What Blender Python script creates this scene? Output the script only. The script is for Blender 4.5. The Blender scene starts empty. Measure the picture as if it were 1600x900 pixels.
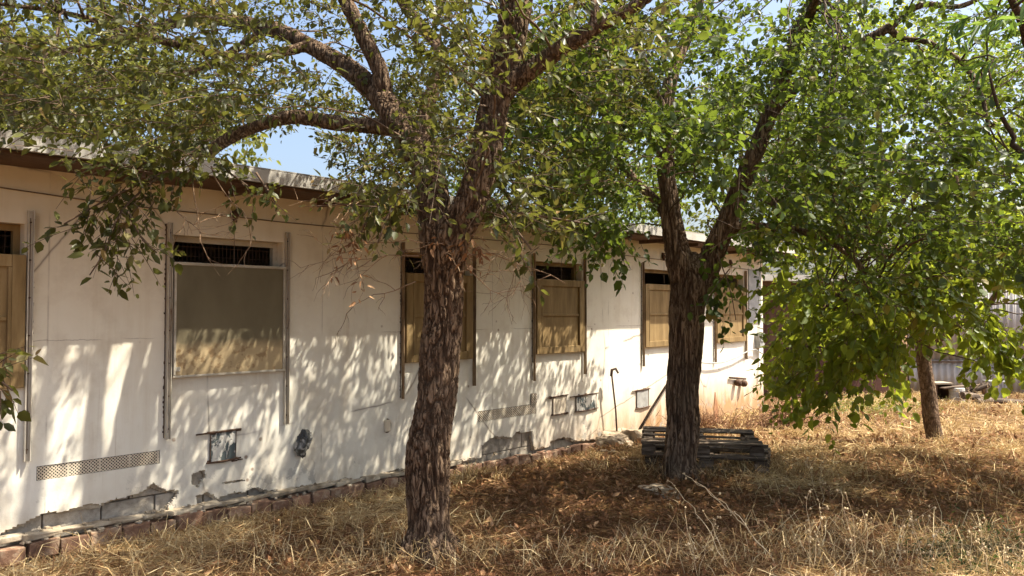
import bpy, bmesh, math, random
import numpy as np
from mathutils import Vector, Matrix, noise as mn

random.seed(7)
rng = np.random.default_rng(11)
C = bpy.context.scene.collection
R = math.radians

# ------------------------------------------------------------------ camera frame
F = 1232.0
TILT = R(1.63)
CAM = Vector((0, 0, 1.6))
FWD = Vector((0, math.cos(TILT), math.sin(TILT)))
UPV = Vector((0, -math.sin(TILT), math.cos(TILT)))
RGT = Vector((1, 0, 0))


def ray(px, py):
    return FWD + RGT * ((px - 800) / F) + UPV * ((450 - py) / F)


def at(px, py, Y):
    d = ray(px, py)
    return CAM + d * (Y / d.y)


def proj(P):
    """numpy (n,3) -> px, py, depth"""
    Q = P - np.array(CAM)
    z = Q @ np.array(FWD)
    zs = np.where(z > 0.05, z, 0.05)
    return 800 + F * Q[:, 0] / zs, 450 - F * (Q @ np.array(UPV)) / zs, z


# wall frame: local x along the wall, y into the building, z up
DW = 6.2
WD = Vector((0.6680, 0.7441, 0))
WN = Vector((-0.7441, 0.6680, 0))
FOOT = WN * DW


def gz(x, y):
    """height of the ground"""
    h = -0.015 * (y - 3.0) - 0.03
    q = DW - (x * WN.x + y * WN.y)
    t = x * WD.x + y * WD.y
    if 0.5 < t < 9.5: h -= 0.11 * math.exp(-(q / 0.55) ** 2) * min(1, (t - .5) / 1.0, (9.5 - t) / 1.5)
    h += 0.022 * mn.noise(Vector((x * 4.5, y * 4.5, 2))) + 0.035 * mn.noise(Vector((x * 0.7, y * 0.7, 0))) + 0.018 * mn.noise(Vector((x * 2.3, y * 2.3, 5)))
    return h


def ground_at(px, py):
    d = ray(px, py)
    s = 1.62 / -d.z
    for _ in range(6):
        P = CAM + d * s
        s = (CAM.z - gz(P.x, P.y)) / -d.z
    P = CAM + d * s
    return Vector((P.x, P.y, gz(P.x, P.y)))


WROT = math.atan2(WD.y, WD.x)
WM = Matrix.Translation(FOOT) @ Matrix.Rotation(WROT, 4, 'Z')
WMI = WM.inverted()


def wl(px, py, yoff=0.0):
    """pixel -> (t, z) on the plane y = yoff of the wall frame"""
    d = ray(px, py)
    s = ((FOOT - CAM).dot(WN) + yoff) / d.dot(WN)
    P = CAM + d * s
    return (P - FOOT).dot(WD), P.z


# ------------------------------------------------------------------ objects
def setp(o, label=None, cat=None, group=None, kind=None):
    if label: o['label'] = label
    if cat: o['category'] = cat
    if group: o['group'] = group
    if kind: o['kind'] = kind
    return o


def empty(name, label, cat, loc=(0, 0, 0), rz=0.0, group=None, kind=None):
    o = bpy.data.objects.new(name, None)
    C.objects.link(o)
    o.location = loc
    o.rotation_euler = (0, 0, rz)
    o.empty_display_size = 0.1
    return setp(o, label, cat, group, kind)


def npmesh(name, V, Fq, mat, parent=None, col=None, smooth=False):
    """V (n,3), Fq (m,k) ints, col (m,) per-face random"""
    V = np.asarray(V, np.float32)
    Fq = np.asarray(Fq, np.int32)
    k = Fq.shape[1]
    me = bpy.data.meshes.new(name)
    me.vertices.add(len(V)); me.vertices.foreach_set('co', V.ravel())
    me.loops.add(Fq.size); me.loops.foreach_set('vertex_index', Fq.ravel())
    me.polygons.add(len(Fq))
    me.polygons.foreach_set('loop_start', np.arange(0, Fq.size, k, dtype=np.int32))
    if smooth:
        me.polygons.foreach_set('use_smooth', np.ones(len(Fq), bool))
    if col is not None:
        a = me.attributes.new('tint', 'FLOAT', 'FACE')
        a.data.foreach_set('value', np.asarray(col, np.float32))
    me.update(calc_edges=True)
    me.validate()
    me.materials.append(mat)
    o = bpy.data.objects.new(name, me)
    C.objects.link(o)
    if parent: o.parent = parent
    return o


class MB:
    def __init__(self):
        self.v = []; self.f = []; self.c = []
        self.tint = 0.5

    def add(self, vs, fs, tint=None):
        n = len(self.v)
        self.v += [tuple(p) for p in vs]
        self.f += [tuple(i + n for i in f) for f in fs]
        self.c += [self.tint if tint is None else tint] * len(fs)

    def box(self, c, s, M=None, tint=None, jit=0.0):
        x, y, z = s[0] / 2, s[1] / 2, s[2] / 2
        vs = [Vector((a, b, d)) for a in (-x, x) for b in (-y, y) for d in (-z, z)]
        if jit: vs = [p + Vector((random.uniform(-jit, jit), random.uniform(-jit, jit), random.uniform(-jit, jit))) for p in vs]
        if M is not None: vs = [M @ p for p in vs]
        vs = [p + Vector(c) for p in vs]
        self.add(vs, [(0, 1, 3, 2), (4, 6, 7, 5), (0, 4, 5, 1), (2, 3, 7, 6), (0, 2, 6, 4), (1, 5, 7, 3)], tint)
        return self

    def tube(self, pts, rad, sides=6, cap=True, tint=None):
        pts = [Vector(p) for p in pts]
        n = len(pts)
        if not hasattr(rad, '__len__'): rad = [rad] * n
        vs = []; fs = []
        prev = None
        for i, p in enumerate(pts):
            t = (pts[min(i + 1, n - 1)] - pts[max(i - 1, 0)])
            if t.length < 1e-7: t = Vector((0, 0, 1))
            t.normalize()
            if prev is None:
                a = t.orthogonal().normalized()
            else:
                a = (prev - t * prev.dot(t))
                a = a.normalized() if a.length > 1e-6 else t.orthogonal().normalized()
            prev = a
            b = t.cross(a)
            for k in range(sides):
                w = 2 * math.pi * k / sides
                vs.append(p + (a * math.cos(w) + b * math.sin(w)) * rad[i])
        for i in range(n - 1):
            for k in range(sides):
                k2 = (k + 1) % sides
                fs.append((i * sides + k, i * sides + k2, (i + 1) * sides + k2, (i + 1) * sides + k))
        if cap:
            fs.append(tuple(range(sides - 1, -1, -1)))
            fs.append(tuple((n - 1) * sides + k for k in range(sides)))
        self.add(vs, fs, tint)
        return self

    def lathe(self, c, prof, sides=16, axis='Z', tint=None):
        vs = []; fs = []
        for r, h in prof:
            for k in range(sides):
                w = 2 * math.pi * k / sides
                if axis == 'Z': q = (r * math.cos(w), r * math.sin(w), h)
                elif axis == 'Y': q = (r * math.cos(w), h, r * math.sin(w))
                else: q = (h, r * math.cos(w), r * math.sin(w))
                vs.append(Vector(c) + Vector(q))
        for i in range(len(prof) - 1):
            for k in range(sides):
                k2 = (k + 1) % sides
                fs.append((i * sides + k, i * sides + k2, (i + 1) * sides + k2, (i + 1) * sides + k))
        fs.append(tuple(range(sides - 1, -1, -1)))
        fs.append(tuple((len(prof) - 1) * sides + k for k in range(sides)))
        self.add(vs, fs, tint)
        return self

    def build(self, name, mat, parent=None, smooth=False, bevel=0.0):
        me = bpy.data.meshes.new(name)
        me.from_pydata(self.v, [], self.f)
        a = me.attributes.new('tint', 'FLOAT', 'FACE')
        a.data.foreach_set('value', np.asarray(self.c, np.float32))
        bm = bmesh.new(); bm.from_mesh(me)
        bmesh.ops.recalc_face_normals(bm, faces=bm.faces)
        bm.to_mesh(me); bm.free()
        if smooth:
            me.polygons.foreach_set('use_smooth', np.ones(len(me.polygons), bool))
        me.materials.append(mat)
        o = bpy.data.objects.new(name, me)
        C.objects.link(o)
        if parent: o.parent = parent
        if bevel:
            m = o.modifiers.new('bevel', 'BEVEL'); m.width = bevel; m.segments = 2; m.limit_method = 'ANGLE'
        return o


def catmull(pts, step):
    """pts list of (Vector, radius) -> resampled"""
    out = []
    n = len(pts)
    for i in range(n - 1):
        p0, p1, p2, p3 = pts[max(i - 1, 0)], pts[i], pts[i + 1], pts[min(i + 2, n - 1)]
        k = max(2, int((p2[0] - p1[0]).length / step))
        for j in range(k):
            t = j / k
            a = p1[0] * 2
            b = (p2[0] - p0[0])
            c = p0[0] * 2 - p1[0] * 5 + p2[0] * 4 - p3[0]
            d = -p0[0] + p1[0] * 3 - p2[0] * 3 + p3[0]
            out.append(((a + b * t + c * t * t + d * t ** 3) * 0.5, p1[1] + (p2[1] - p1[1]) * t))
    out.append(pts[-1])
    return out


# ------------------------------------------------------------------ materials
class NM:
    def __init__(self, name):
        self.m = bpy.data.materials.new(name)
        self.m.use_nodes = True
        self.t = self.m.node_tree
        self.t.nodes.clear()
        self.out = self.n('ShaderNodeOutputMaterial')
        self._c = None

    def n(self, typ, **kw):
        nd = self.t.nodes.new(typ)
        for k, v in kw.items():
            if k.startswith('_'): setattr(nd, k[1:], v)
            else: nd.inputs[k.replace('__', ' ')].default_value = v
        return nd

    def l(self, a, b): self.t.links.new(a, b)

    def coord(self, scale=(1, 1, 1), obj=True):
        if self._c is None: self._c = self.n('ShaderNodeTexCoord')
        mp = self.n('ShaderNodeMapping'); mp.inputs['Scale'].default_value = scale
        self.l(self._c.outputs['Object'], mp.inputs['Vector'])
        return mp.outputs[0]

    def noise(self, scale, detail=4, rough=0.6, st=(1, 1, 1), dist=0.0):
        nd = self.n('ShaderNodeTexNoise', Scale=scale, Detail=detail, Roughness=rough, Distortion=dist)
        self.l(self.coord(st), nd.inputs['Vector'])
        return nd.outputs['Fac']

    def ramp(self, fac, stops):
        r = self.n('ShaderNodeValToRGB')
        e = r.color_ramp.elements
        while len(e) < len(stops): e.new(0.5)
        for i, (p, c) in enumerate(stops):
            e[i].position = p
            e[i].color = (c, c, c, 1) if not hasattr(c, '__len__') else (*c, 1)
        self.l(fac, r.inputs[0])
        return r.outputs[0]

    def math(self, op, a, b=None, clamp=False):
        nd = self.n('ShaderNodeMath', _operation=op, _use_clamp=clamp)
        for i, x in enumerate((a, b)):
            if x is None: continue
            if isinstance(x, (int, float)): nd.inputs[i].default_value = x
            else: self.l(x, nd.inputs[i])
        return nd.outputs[0]

    def mix(self, fac, a, b, typ='MIX'):
        nd = self.n('ShaderNodeMix', _data_type='RGBA', _blend_type=typ)
        for i, x in ((0, fac), (6, a), (7, b)):
            if isinstance(x, (int, float)): nd.inputs[i].default_value = x
            elif isinstance(x, tuple): nd.inputs[i].default_value = (*x, 1)
            else: self.l(x, nd.inputs[i])
        return nd.outputs[2]

    def attr(self, name='tint'):
        return self.n('ShaderNodeAttribute', _attribute_name=name).outputs['Fac']

    def sep(self):
        s = self.n('ShaderNodeSeparateXYZ')
        self.l(self.coord(), s.inputs[0])
        return s.outputs

    def finish(self, col, rough=0.8, bump=None, bstr=0.3, bdist=0.01, metal=0.0, spec=0.3):
        b = self.n('ShaderNodeBsdfPrincipled', Roughness=rough, Metallic=metal)
        b.inputs['Specular IOR Level'].default_value = spec
        if isinstance(col, tuple): b.inputs['Base Color'].default_value = (*col, 1)
        else: self.l(col, b.inputs['Base Color'])
        if not isinstance(rough, (int, float)): self.l(rough, b.inputs['Roughness'])
        if bump is not None:
            bp = self.n('ShaderNodeBump', Strength=bstr, Distance=bdist)
            self.l(bump, bp.inputs['Height']); self.l(bp.outputs[0], b.inputs['Normal'])
        self.l(b.outputs[0], self.out.inputs[0])
        return self.m


def mat_plaster():
    m = NM('plaster')
    s = m.sep()
    big = m.noise(0.9, 5, 0.6)
    col = m.ramp(big, [(0.3, (0.69, 0.64, 0.54)), (0.55, (0.80, 0.765, 0.66)), (0.75, (0.85, 0.82, 0.73))])
    streak = m.noise(1.0, 5, 0.7, st=(5, 1, 0.35))
    col = m.mix(m.math('MULTIPLY', m.ramp(streak, [(0.52, 0.0), (0.75, 1.0)]), 0.35), col, (0.52, 0.41, 0.27))
    # tan tint, stronger toward the top of the wall
    up = m.math('MULTIPLY', m.math('SUBTRACT', s[2], 1.15, True), 0.33, True)
    col = m.mix(up, col, (0.70, 0.545, 0.32))
    # brown splash at the foot, heavier at the far end
    lowz = m.math('SUBTRACT', 1.0, m.math('MULTIPLY', m.math('ADD', s[2], 0.15), 1.35), True)
    far = m.math('MULTIPLY', m.math('SUBTRACT', s[0], 7.2), 0.3, True)
    sp = m.math('MULTIPLY', m.math('MULTIPLY', lowz, m.math('ADD', m.math('MULTIPLY', far, 1.5), 0.2)),
                m.ramp(m.noise(1.6, 5, 0.65, st=(2.2, 1, 0.5)), [(0.3, 0.25), (0.62, 1.0)]), True)
    col = m.mix(sp, col, (0.42, 0.25, 0.12))
    # rain runs and thin rust runs
    run = m.math('MULTIPLY', m.ramp(m.noise(1.0, 4, 0.7, st=(16, 1, 0.5)), [(0.60, 0.0), (0.74, 1.0)]), m.ramp(m.noise(0.8, 3), [(0.42, 0.0), (0.6, 1.0)]))
    col = m.mix(m.math('MULTIPLY', run, 0.65), col, (0.36, 0.26, 0.16))
    sm = m.ramp(m.noise(2.0, 6, 0.7), [(0.5, 0.0), (0.72, 1.0)])
    col = m.mix(m.math('MULTIPLY', sm, 0.42), col, (0.44, 0.35, 0.24))
    # level crack running along the wall and upright panel joints
    wob = m.math('MULTIPLY', m.math('SUBTRACT', m.noise(5, 5, 0.7), 0.5), 0.05)
    hc = m.math('ABSOLUTE', m.math('ADD', m.math('SUBTRACT', s[2], 1.385), wob))
    hcl = m.math('MULTIPLY', m.ramp(hc, [(0.0015, 1.0), (0.004, 0.0)]), m.ramp(m.noise(1.6, 2, st=(1, 1, 0.2)), [(0.42, 0.0), (0.5, 1.0)]))
    vj = m.math('ABSOLUTE', m.math('ADD', m.math('SUBTRACT', m.math('PINGPONG', m.math('ADD', s[0], 0.33), 1.15), 0.0), m.math('MULTIPLY', wob, 0.25)))
    vjl = m.math('MULTIPLY', m.ramp(vj, [(0.002, 1.0), (0.006, 0.0)]), m.ramp(m.noise(1.4, 4, st=(0.4, 1, 1.2)), [(0.47, 0.0), (0.56, 1.0)]))
    col = m.mix(m.math('MULTIPLY', m.math('ADD', hcl, m.math('MULTIPLY', vjl, 0.6), True), 0.75), col, (0.20, 0.14, 0.09))
    # grime rising from the foot
    gr = m.math('MULTIPLY', m.math('SUBTRACT', 1.0, m.math('MULTIPLY', m.math('ADD', s[2], 0.12), 2.4), True),
                m.ramp(m.noise(4.5, 6, 0.7, st=(1.6, 1, 0.8)), [(0.42, 0.0), (0.66, 1.0)]), True)
    col = m.mix(m.math('MULTIPLY', gr, 0.85), col, (0.30, 0.21, 0.12))
    # grey cement bald patches low down
    pat = m.math('MULTIPLY', m.ramp(m.noise(3.2, 6, 0.65), [(0.575, 0.0), (0.60, 1.0)]),
                 m.math('SUBTRACT', 1.0, m.math('MULTIPLY', s[2], 2.6), True), True)
    col = m.mix(m.math('MULTIPLY', pat, 0.85), col, (0.34, 0.31, 0.265))
    # rust freckles
    vo = m.n('ShaderNodeTexVoronoi', Scale=5.5, _feature='F1'); m.l(m.coord(), vo.inputs['Vector'])
    sel = m.n('ShaderNodeTexNoise', Scale=2.4); m.l(m.coord(), sel.inputs['Vector'])
    dot = m.math('MULTIPLY', m.ramp(vo.outputs['Distance'], [(0.06, 1.0), (0.12, 0.0)]), m.ramp(sel.outputs['Fac'], [(0.48, 0.0), (0.56, 1.0)]))
    col = m.mix(m.math('MULTIPLY', dot, 0.75), col, (0.20, 0.11, 0.06))
    # hair cracks
    vc = m.n('ShaderNodeTexVoronoi', Scale=0.55, _feature='DISTANCE_TO_EDGE')
    wv = m.n('ShaderNodeTexNoise', Scale=4.0, Detail=4.0); m.l(m.coord(), wv.inputs['Vector'])
    av = m.n('ShaderNodeVectorMath', _operation='MULTIPLY_ADD'); m.l(wv.outputs['Color'], av.inputs[0]); av.inputs[1].default_value = (0.04, 0.04, 0.04); m.l(m.coord((1, 1, 0.8)), av.inputs[2])
    m.l(av.outputs[0], vc.inputs['Vector'])
    ck = m.math('MULTIPLY', m.ramp(vc.outputs['Distance'], [(0.0018, 1.0), (0.0045, 0.0)]), m.ramp(m.noise(1.3, 2), [(0.47, 0.0), (0.55, 1.0)]))
    col = m.mix(m.math('MULTIPLY', ck, 0.8), col, (0.16, 0.12, 0.09))
    fine = m.noise(45, 5, 0.7)
    h = m.math('SUBTRACT', m.math('ADD', m.math('MULTIPLY', fine, 0.25), m.math('MULTIPLY', m.noise(6, 4), 0.6)), m.math('MULTIPLY', pat, 0.5))
    return m.finish(col, 0.85, h, 0.35, 0.012)


def mat_simple(name, stops, scale=8, st=(1, 1, 1), rough=0.8, bstr=0.3, bscale=40, metal=0.0, tintmul=0.5, detail=5, bdist=0.008, spec=0.3):
    m = NM(name)
    c = m.ramp(m.noise(scale, detail, 0.65, st=st), stops)
    if tintmul:
        k = m.math('ADD', m.math('MULTIPLY', m.attr(), tintmul * 2), 1 - tintmul)
        g = m.n('ShaderNodeVectorMath', _operation='SCALE')
        m.l(c, g.inputs[0]); m.l(k, g.inputs['Scale'])
        c = g.outputs[0]
    return m.finish(c, rough, m.noise(bscale, 5, 0.7, st=st), bstr, bdist, metal, spec)


def mat_peelpaint():
    m = NM('peeling_paint')
    f = m.ramp(m.noise(9, 6, 0.65, st=(1, 1, 0.55), dist=0.4), [(0.50, 0.0), (0.525, 1.0)])
    c = m.mix(f, (0.085, 0.105, 0.105), (0.60, 0.58, 0.52))
    c = m.mix(m.ramp(m.noise(30, 3), [(0.55, 0.0), (0.7, 0.5)]), c, (0.12, 0.07, 0.04))
    return m.finish(c, 0.7, f, 0.6, 0.004)


def mat_bark(name, dark, mid, light, sx=16, sz=3.2):
    m = NM(name)
    a = m.attr('furrow')
    b = m.noise(1.0, 6, 0.72, st=(sx * 3.0, sx * 3.0, sz * 3.2))
    b2 = m.noise(1.0, 3, 0.6, st=(sx * 1.6, sx * 1.6, sz * 1.7), dist=0.5)
    ck = m.ramp(m.math('ABSOLUTE', m.math('SUBTRACT', b2, 0.5)), [(0.0, 0.0), (0.055, 1.0)])
    f = m.math('ADD', m.math('MULTIPLY', m.math('MULTIPLY', a, ck), 0.55), m.math('MULTIPLY', b, 0.6))
    c = m.ramp(f, [(0.25, dark), (0.58, mid), (0.88, light)])
    b = m.math('ADD', b, m.math('MULTIPLY', ck, 0.5))
    c = m.mix(m.math('MULTIPLY', m.ramp(m.noise(2.2, 4), [(0.5, 0.0), (0.7, 1.0)]), 0.45), c, (0.15, 0.115, 0.08))
    return m.finish(c, 0.9, b, 1.0, 0.02, spec=0.15)


def mat_leaf(name, stops, trans=0.45, tcol=(0.32, 0.42, 0.05), rough=0.42, spec=0.28):
    m = NM(name)
    c = m.ramp(m.attr(), stops)
    p = m.n('ShaderNodeBsdfPrincipled', Roughness=rough)
    p.inputs['Specular IOR Level'].default_value = spec
    m.l(c, p.inputs['Base Color'])
    tr = m.n('ShaderNodeBsdfTranslucent')
    tc = m.mix(0.6, c, tcol)
    m.l(tc, tr.inputs['Color'])
    mx = m.n('ShaderNodeMixShader'); mx.inputs[0].default_value = trans
    m.l(p.outputs[0], mx.inputs[1]); m.l(tr.outputs[0], mx.inputs[2])
    m.l(mx.outputs[0], m.out.inputs[0])
    return m.m


def mat_ground():
    m = NM('earth')
    a = m.noise(1.1, 6, 0.65)
    c = m.ramp(a, [(0.32, (0.07, 0.036, 0.018)), (0.5, (0.13, 0.07, 0.035)), (0.66, (0.22, 0.13, 0.065))])
    c = m.mix(m.ramp(m.noise(38, 6, 0.75), [(0.45, 0.0), (0.62, 0.5)]), c, (0.36, 0.24, 0.12))
    return m.finish(c, 0.95, m.noise(26, 7, 0.75), 0.9, 0.03, spec=0.1)


M = {}
M['plaster'] = mat_plaster()
M['block'] = mat_simple('concrete_block', [(0.35, (0.25, 0.215, 0.17)), (0.6, (0.42, 0.37, 0.30))], 12, bstr=0.6, bscale=60, tintmul=0.15)
M['cement'] = mat_simple('old_cement', [(0.3, (0.22, 0.165, 0.105)), (0.6, (0.46, 0.39, 0.29))], 7, bstr=0.8, bscale=30, tintmul=0.1)
M['brick'] = mat_simple('old_brick', [(0.3, (0.13, 0.07, 0.045)), (0.5, (0.24, 0.135, 0.085)), (0.68, (0.42, 0.32, 0.22))], 9, bstr=0.7, bscale=50, tintmul=0.25)
M['roof'] = mat_simple('roof_sheet', [(0.3, (0.28, 0.26, 0.22)), (0.65, (0.42, 0.39, 0.34))], 3, st=(1, 1, 1), bstr=0.15, bscale=20, tintmul=0)
M['soffit'] = mat_simple('brown_soffit', [(0.3, (0.07, 0.04, 0.025)), (0.65, (0.13, 0.075, 0.045))], 5, st=(1, 6, 1), tintmul=0)
M['fascia'] = mat_simple('pale_fascia', [(0.3, (0.33, 0.31, 0.27)), (0.62, (0.50, 0.48, 0.43))], 2.5, st=(1, 1, 3), bstr=0.15, rough=0.6, tintmul=0)
M['board'] = mat_simple('tan_shutter', [(0.3, (0.155, 0.098, 0.038)), (0.55, (0.26, 0.175, 0.075)), (0.75, (0.36, 0.26, 0.13))], 3.2, st=(2.6, 1, 0.4), bstr=0.2, bscale=34, tintmul=0.25)
M['olive'] = None
M['alu'] = mat_simple('white_aluminium', [(0.3, (0.34, 0.30, 0.23)), (0.6, (0.52, 0.48, 0.40))], 4, st=(1, 1, 2), rough=0.5, bstr=0.1, tintmul=0)
M['rail'] = mat_simple('rusty_rail', [(0.27, (0.24, 0.13, 0.075)), (0.38, (0.48, 0.42, 0.33)), (0.7, (0.60, 0.57, 0.49))], 9, st=(1, 1, 0.35), rough=0.6, bstr=0.2, tintmul=0)
M['railbrown'] = mat_simple('brown_rail', [(0.35, (0.12, 0.07, 0.04)), (0.6, (0.30, 0.21, 0.12)), (0.8, (0.42, 0.35, 0.25))], 9, st=(1, 1, 0.35), rough=0.7, bstr=0.2, tintmul=0)
M['rust'] = mat_simple('dark_rust', [(0.3, (0.035, 0.02, 0.015)), (0.65, (0.11, 0.06, 0.035))], 20, rough=0.8, tintmul=0)
M['nearblack'] = mat_simple('near_black', [(0.3, (0.02, 0.015, 0.012)), (0.7, (0.05, 0.035, 0.025))], 20, tintmul=0)
M['vent'] = mat_simple('vent_block', [(0.3, (0.56, 0.47, 0.35)), (0.65, (0.70, 0.62, 0.49))], 6, tintmul=0, bstr=0.4)
M['wire'] = mat_simple('old_wire', [(0.3, (0.10, 0.07, 0.05)), (0.7, (0.22, 0.16, 0.11))], 14, tintmul=0)
M['greymetal'] = mat_simple('grey_metal', [(0.3, (0.24, 0.24, 0.23)), (0.7, (0.42, 0.42, 0.40))], 8, rough=0.5, tintmul=0.2)
M['peel'] = mat_peelpaint()
M['bag'] = None
M['wood'] = mat_simple('weathered_wood', [(0.3, (0.04, 0.027, 0.018)), (0.5, (0.11, 0.078, 0.053)), (0.68, (0.27, 0.21, 0.155))], 3, st=(1.0, 9, 9), bstr=0.5, bscale=22, tintmul=0.35)
M['stone'] = mat_simple('pale_rubble', [(0.3, (0.20, 0.145, 0.095)), (0.6, (0.44, 0.35, 0.25))], 9, bstr=0.8, bscale=30, tintmul=0.15)
M['ground'] = mat_ground()
M['bark1'] = mat_bark('furrowed_bark', (0.055, 0.034, 0.021), (0.155, 0.098, 0.06), (0.28, 0.195, 0.125), 19, 4.2)
M['bark2'] = mat_bark('stringy_bark', (0.06, 0.038, 0.025), (0.185, 0.12, 0.077), (0.34, 0.245, 0.165), 24, 2.2)
M['bark3'] = mat_bark('young_bark', (0.08, 0.05, 0.03), (0.19, 0.12, 0.075), (0.30, 0.21, 0.14), 26, 6)
M['twig'] = mat_simple('twig_bark', [(0.3, (0.06, 0.038, 0.024)), (0.7, (0.16, 0.105, 0.065))], 12, tintmul=0.3)
M['deadtwig'] = mat_simple('dead_twig', [(0.3, (0.15, 0.09, 0.05)), (0.7, (0.33, 0.22, 0.13))], 12, tintmul=0.3)
M['leaf1'] = mat_leaf('elm_leaf', [(0.0, (0.022, 0.028, 0.008)), (0.5, (0.062, 0.068, 0.017)), (0.86, (0.14, 0.145, 0.038)), (0.95, (0.24, 0.15, 0.055)), (1.0, (0.28, 0.24, 0.10))], 0.38, (0.26, 0.27, 0.04))
M['leaf2'] = mat_leaf('mulberry_leaf', [(0.0, (0.014, 0.030, 0.008)), (0.5, (0.046, 0.078, 0.016)), (0.9, (0.115, 0.15, 0.026)), (0.985, (0.16, 0.19, 0.04)), (1.0, (0.30, 0.24, 0.07))], 0.43, (0.27, 0.36, 0.035))
M['leaf3'] = mat_leaf('young_mulberry_leaf', [(0.0, (0.045, 0.085, 0.013)), (0.5, (0.11, 0.165, 0.024)), (0.9, (0.16, 0.21, 0.032)), (0.985, (0.18, 0.20, 0.04)), (1.0, (0.26, 0.20, 0.06))], 0.52, (0.56, 0.62, 0.045))
M['leaf4'] = mat_leaf('willow_leaf', [(0.0, (0.06, 0.12, 0.025)), (0.6, (0.12, 0.21, 0.04)), (1.0, (0.20, 0.28, 0.07))], 0.4, (0.34, 0.52, 0.07))
M['leafbg'] = mat_leaf('far_leaf', [(0.0, (0.06, 0.075, 0.018)), (0.5, (0.13, 0.145, 0.03)), (1.0, (0.22, 0.20, 0.06))], 0.42, (0.33, 0.35, 0.05))
M['deadleaf'] = mat_leaf('dead_leaf', [(0.0, (0.11, 0.05, 0.025)), (0.5, (0.25, 0.125, 0.06)), (1.0, (0.46, 0.29, 0.16))], 0.2, (0.45, 0.25, 0.1), 0.8, 0.1)
M['straw'] = mat_leaf('straw', [(0.0, (0.06, 0.024, 0.012)), (0.3, (0.19, 0.09, 0.042)), (0.6, (0.49, 0.34, 0.16)), (1.0, (0.77, 0.63, 0.37))], 0.22, (0.66, 0.48, 0.2), 0.7, 0.2)
M['weedgreen'] = mat_leaf('weed_leaf', [(0.0, (0.025, 0.035, 0.013)), (1.0, (0.075, 0.09, 0.035))], 0.3, (0.2, 0.3, 0.05), 0.6)


def mat_olive():
    m = NM('olive_board')
    s = m.sep()
    c = m.ramp(m.noise(2.2, 5, 0.6, st=(1.2, 1, 0.6)), [(0.3, (0.13, 0.11, 0.066)), (0.7, (0.19, 0.162, 0.10))])
    low = m.ramp(m.math('ADD', s[2], m.math('MULTIPLY', m.noise(3, 4), 0.25)), [(0.0, 1.0), (1.0, 1.0)])
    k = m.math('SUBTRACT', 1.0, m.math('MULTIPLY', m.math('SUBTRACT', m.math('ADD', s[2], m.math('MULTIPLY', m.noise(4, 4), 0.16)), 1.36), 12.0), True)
    c = m.mix(k, c, (0.46, 0.355, 0.205))  # lower part lightened to tan: sunlight painted into the board colour
    sp = m.math('MULTIPLY', m.ramp(m.noise(15, 3), [(0.56, 0.0), (0.64, 1.0)]), k)
    c = m.mix(m.math('MULTIPLY', sp, 0.7), c, (0.24, 0.15, 0.07))
    return m.finish(c, 0.6, m.noise(25, 3), 0.1, 0.004)


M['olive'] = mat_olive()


def mat_bag():
    m = NM('plastic_film')
    c = m.ramp(m.noise(11, 4, 0.6, dist=0.8), [(0.42, (0.03, 0.03, 0.028)), (0.52, (0.10, 0.098, 0.088)), (0.6, (0.42, 0.40, 0.36))])
    return m.finish(c, 0.3, m.noise(20, 4, dist=1.0), 0.5, 0.02, spec=0.5)


M['bag'] = mat_bag()

# ------------------------------------------------------------------ ground
gx = np.concatenate([np.linspace(-60, -6, 28)[:-1], np.linspace(-6, 9, 151), np.linspace(9, 80, 36)[1:]])
gy = np.concatenate([np.linspace(-20, 2, 12)[:-1], np.linspace(2, 20, 181), np.linspace(20, 140, 41)[1:]])
V = np.array([(x, y, gz(x, y) if y < 24 else -0.3) for y in gy for x in gx])
nx = len(gx)
I = np.array([(j * nx + i, j * nx + i + 1, (j + 1) * nx + i + 1, (j + 1) * nx + i) for j in range(len(gy) - 1) for i in range(nx - 1)])
setp(npmesh('ground', V, I, M['ground'], smooth=True), 'dry earth ground of the yard under straw and fallen leaves', 'ground', kind='structure')

# ------------------------------------------------------------------ the building
B = empty('farm_building', 'long low cream plastered building with peeling base and shuttered windows', 'building', FOOT, WROT)
T0, T1, DEPTH = -1.6, wl(1192, 500)[0], 6.0
ZSOF = 2.62
ZS, ZT, ZTOP = 1.066, 1.985, 2.205
OV = 0.53
# t ranges of the window openings
WIN = [(wl(-277, 500)[0], wl(36, 500)[0]), (wl(268, 500)[0], wl(441, 500)[0]), (wl(631, 500)[0], wl(735, 500)[0]),
       (wl(835, 500)[0], wl(909, 500)[0]), (wl(1005, 500)[0], wl(1062, 500)[0]), (wl(1117, 500)[0], wl(1162, 500)[0])]
SPLIT = 0.345


def zb(t):  # lower edge of the plaster
    return 0.055 - 0.021 * (t - 1.67)


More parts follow.
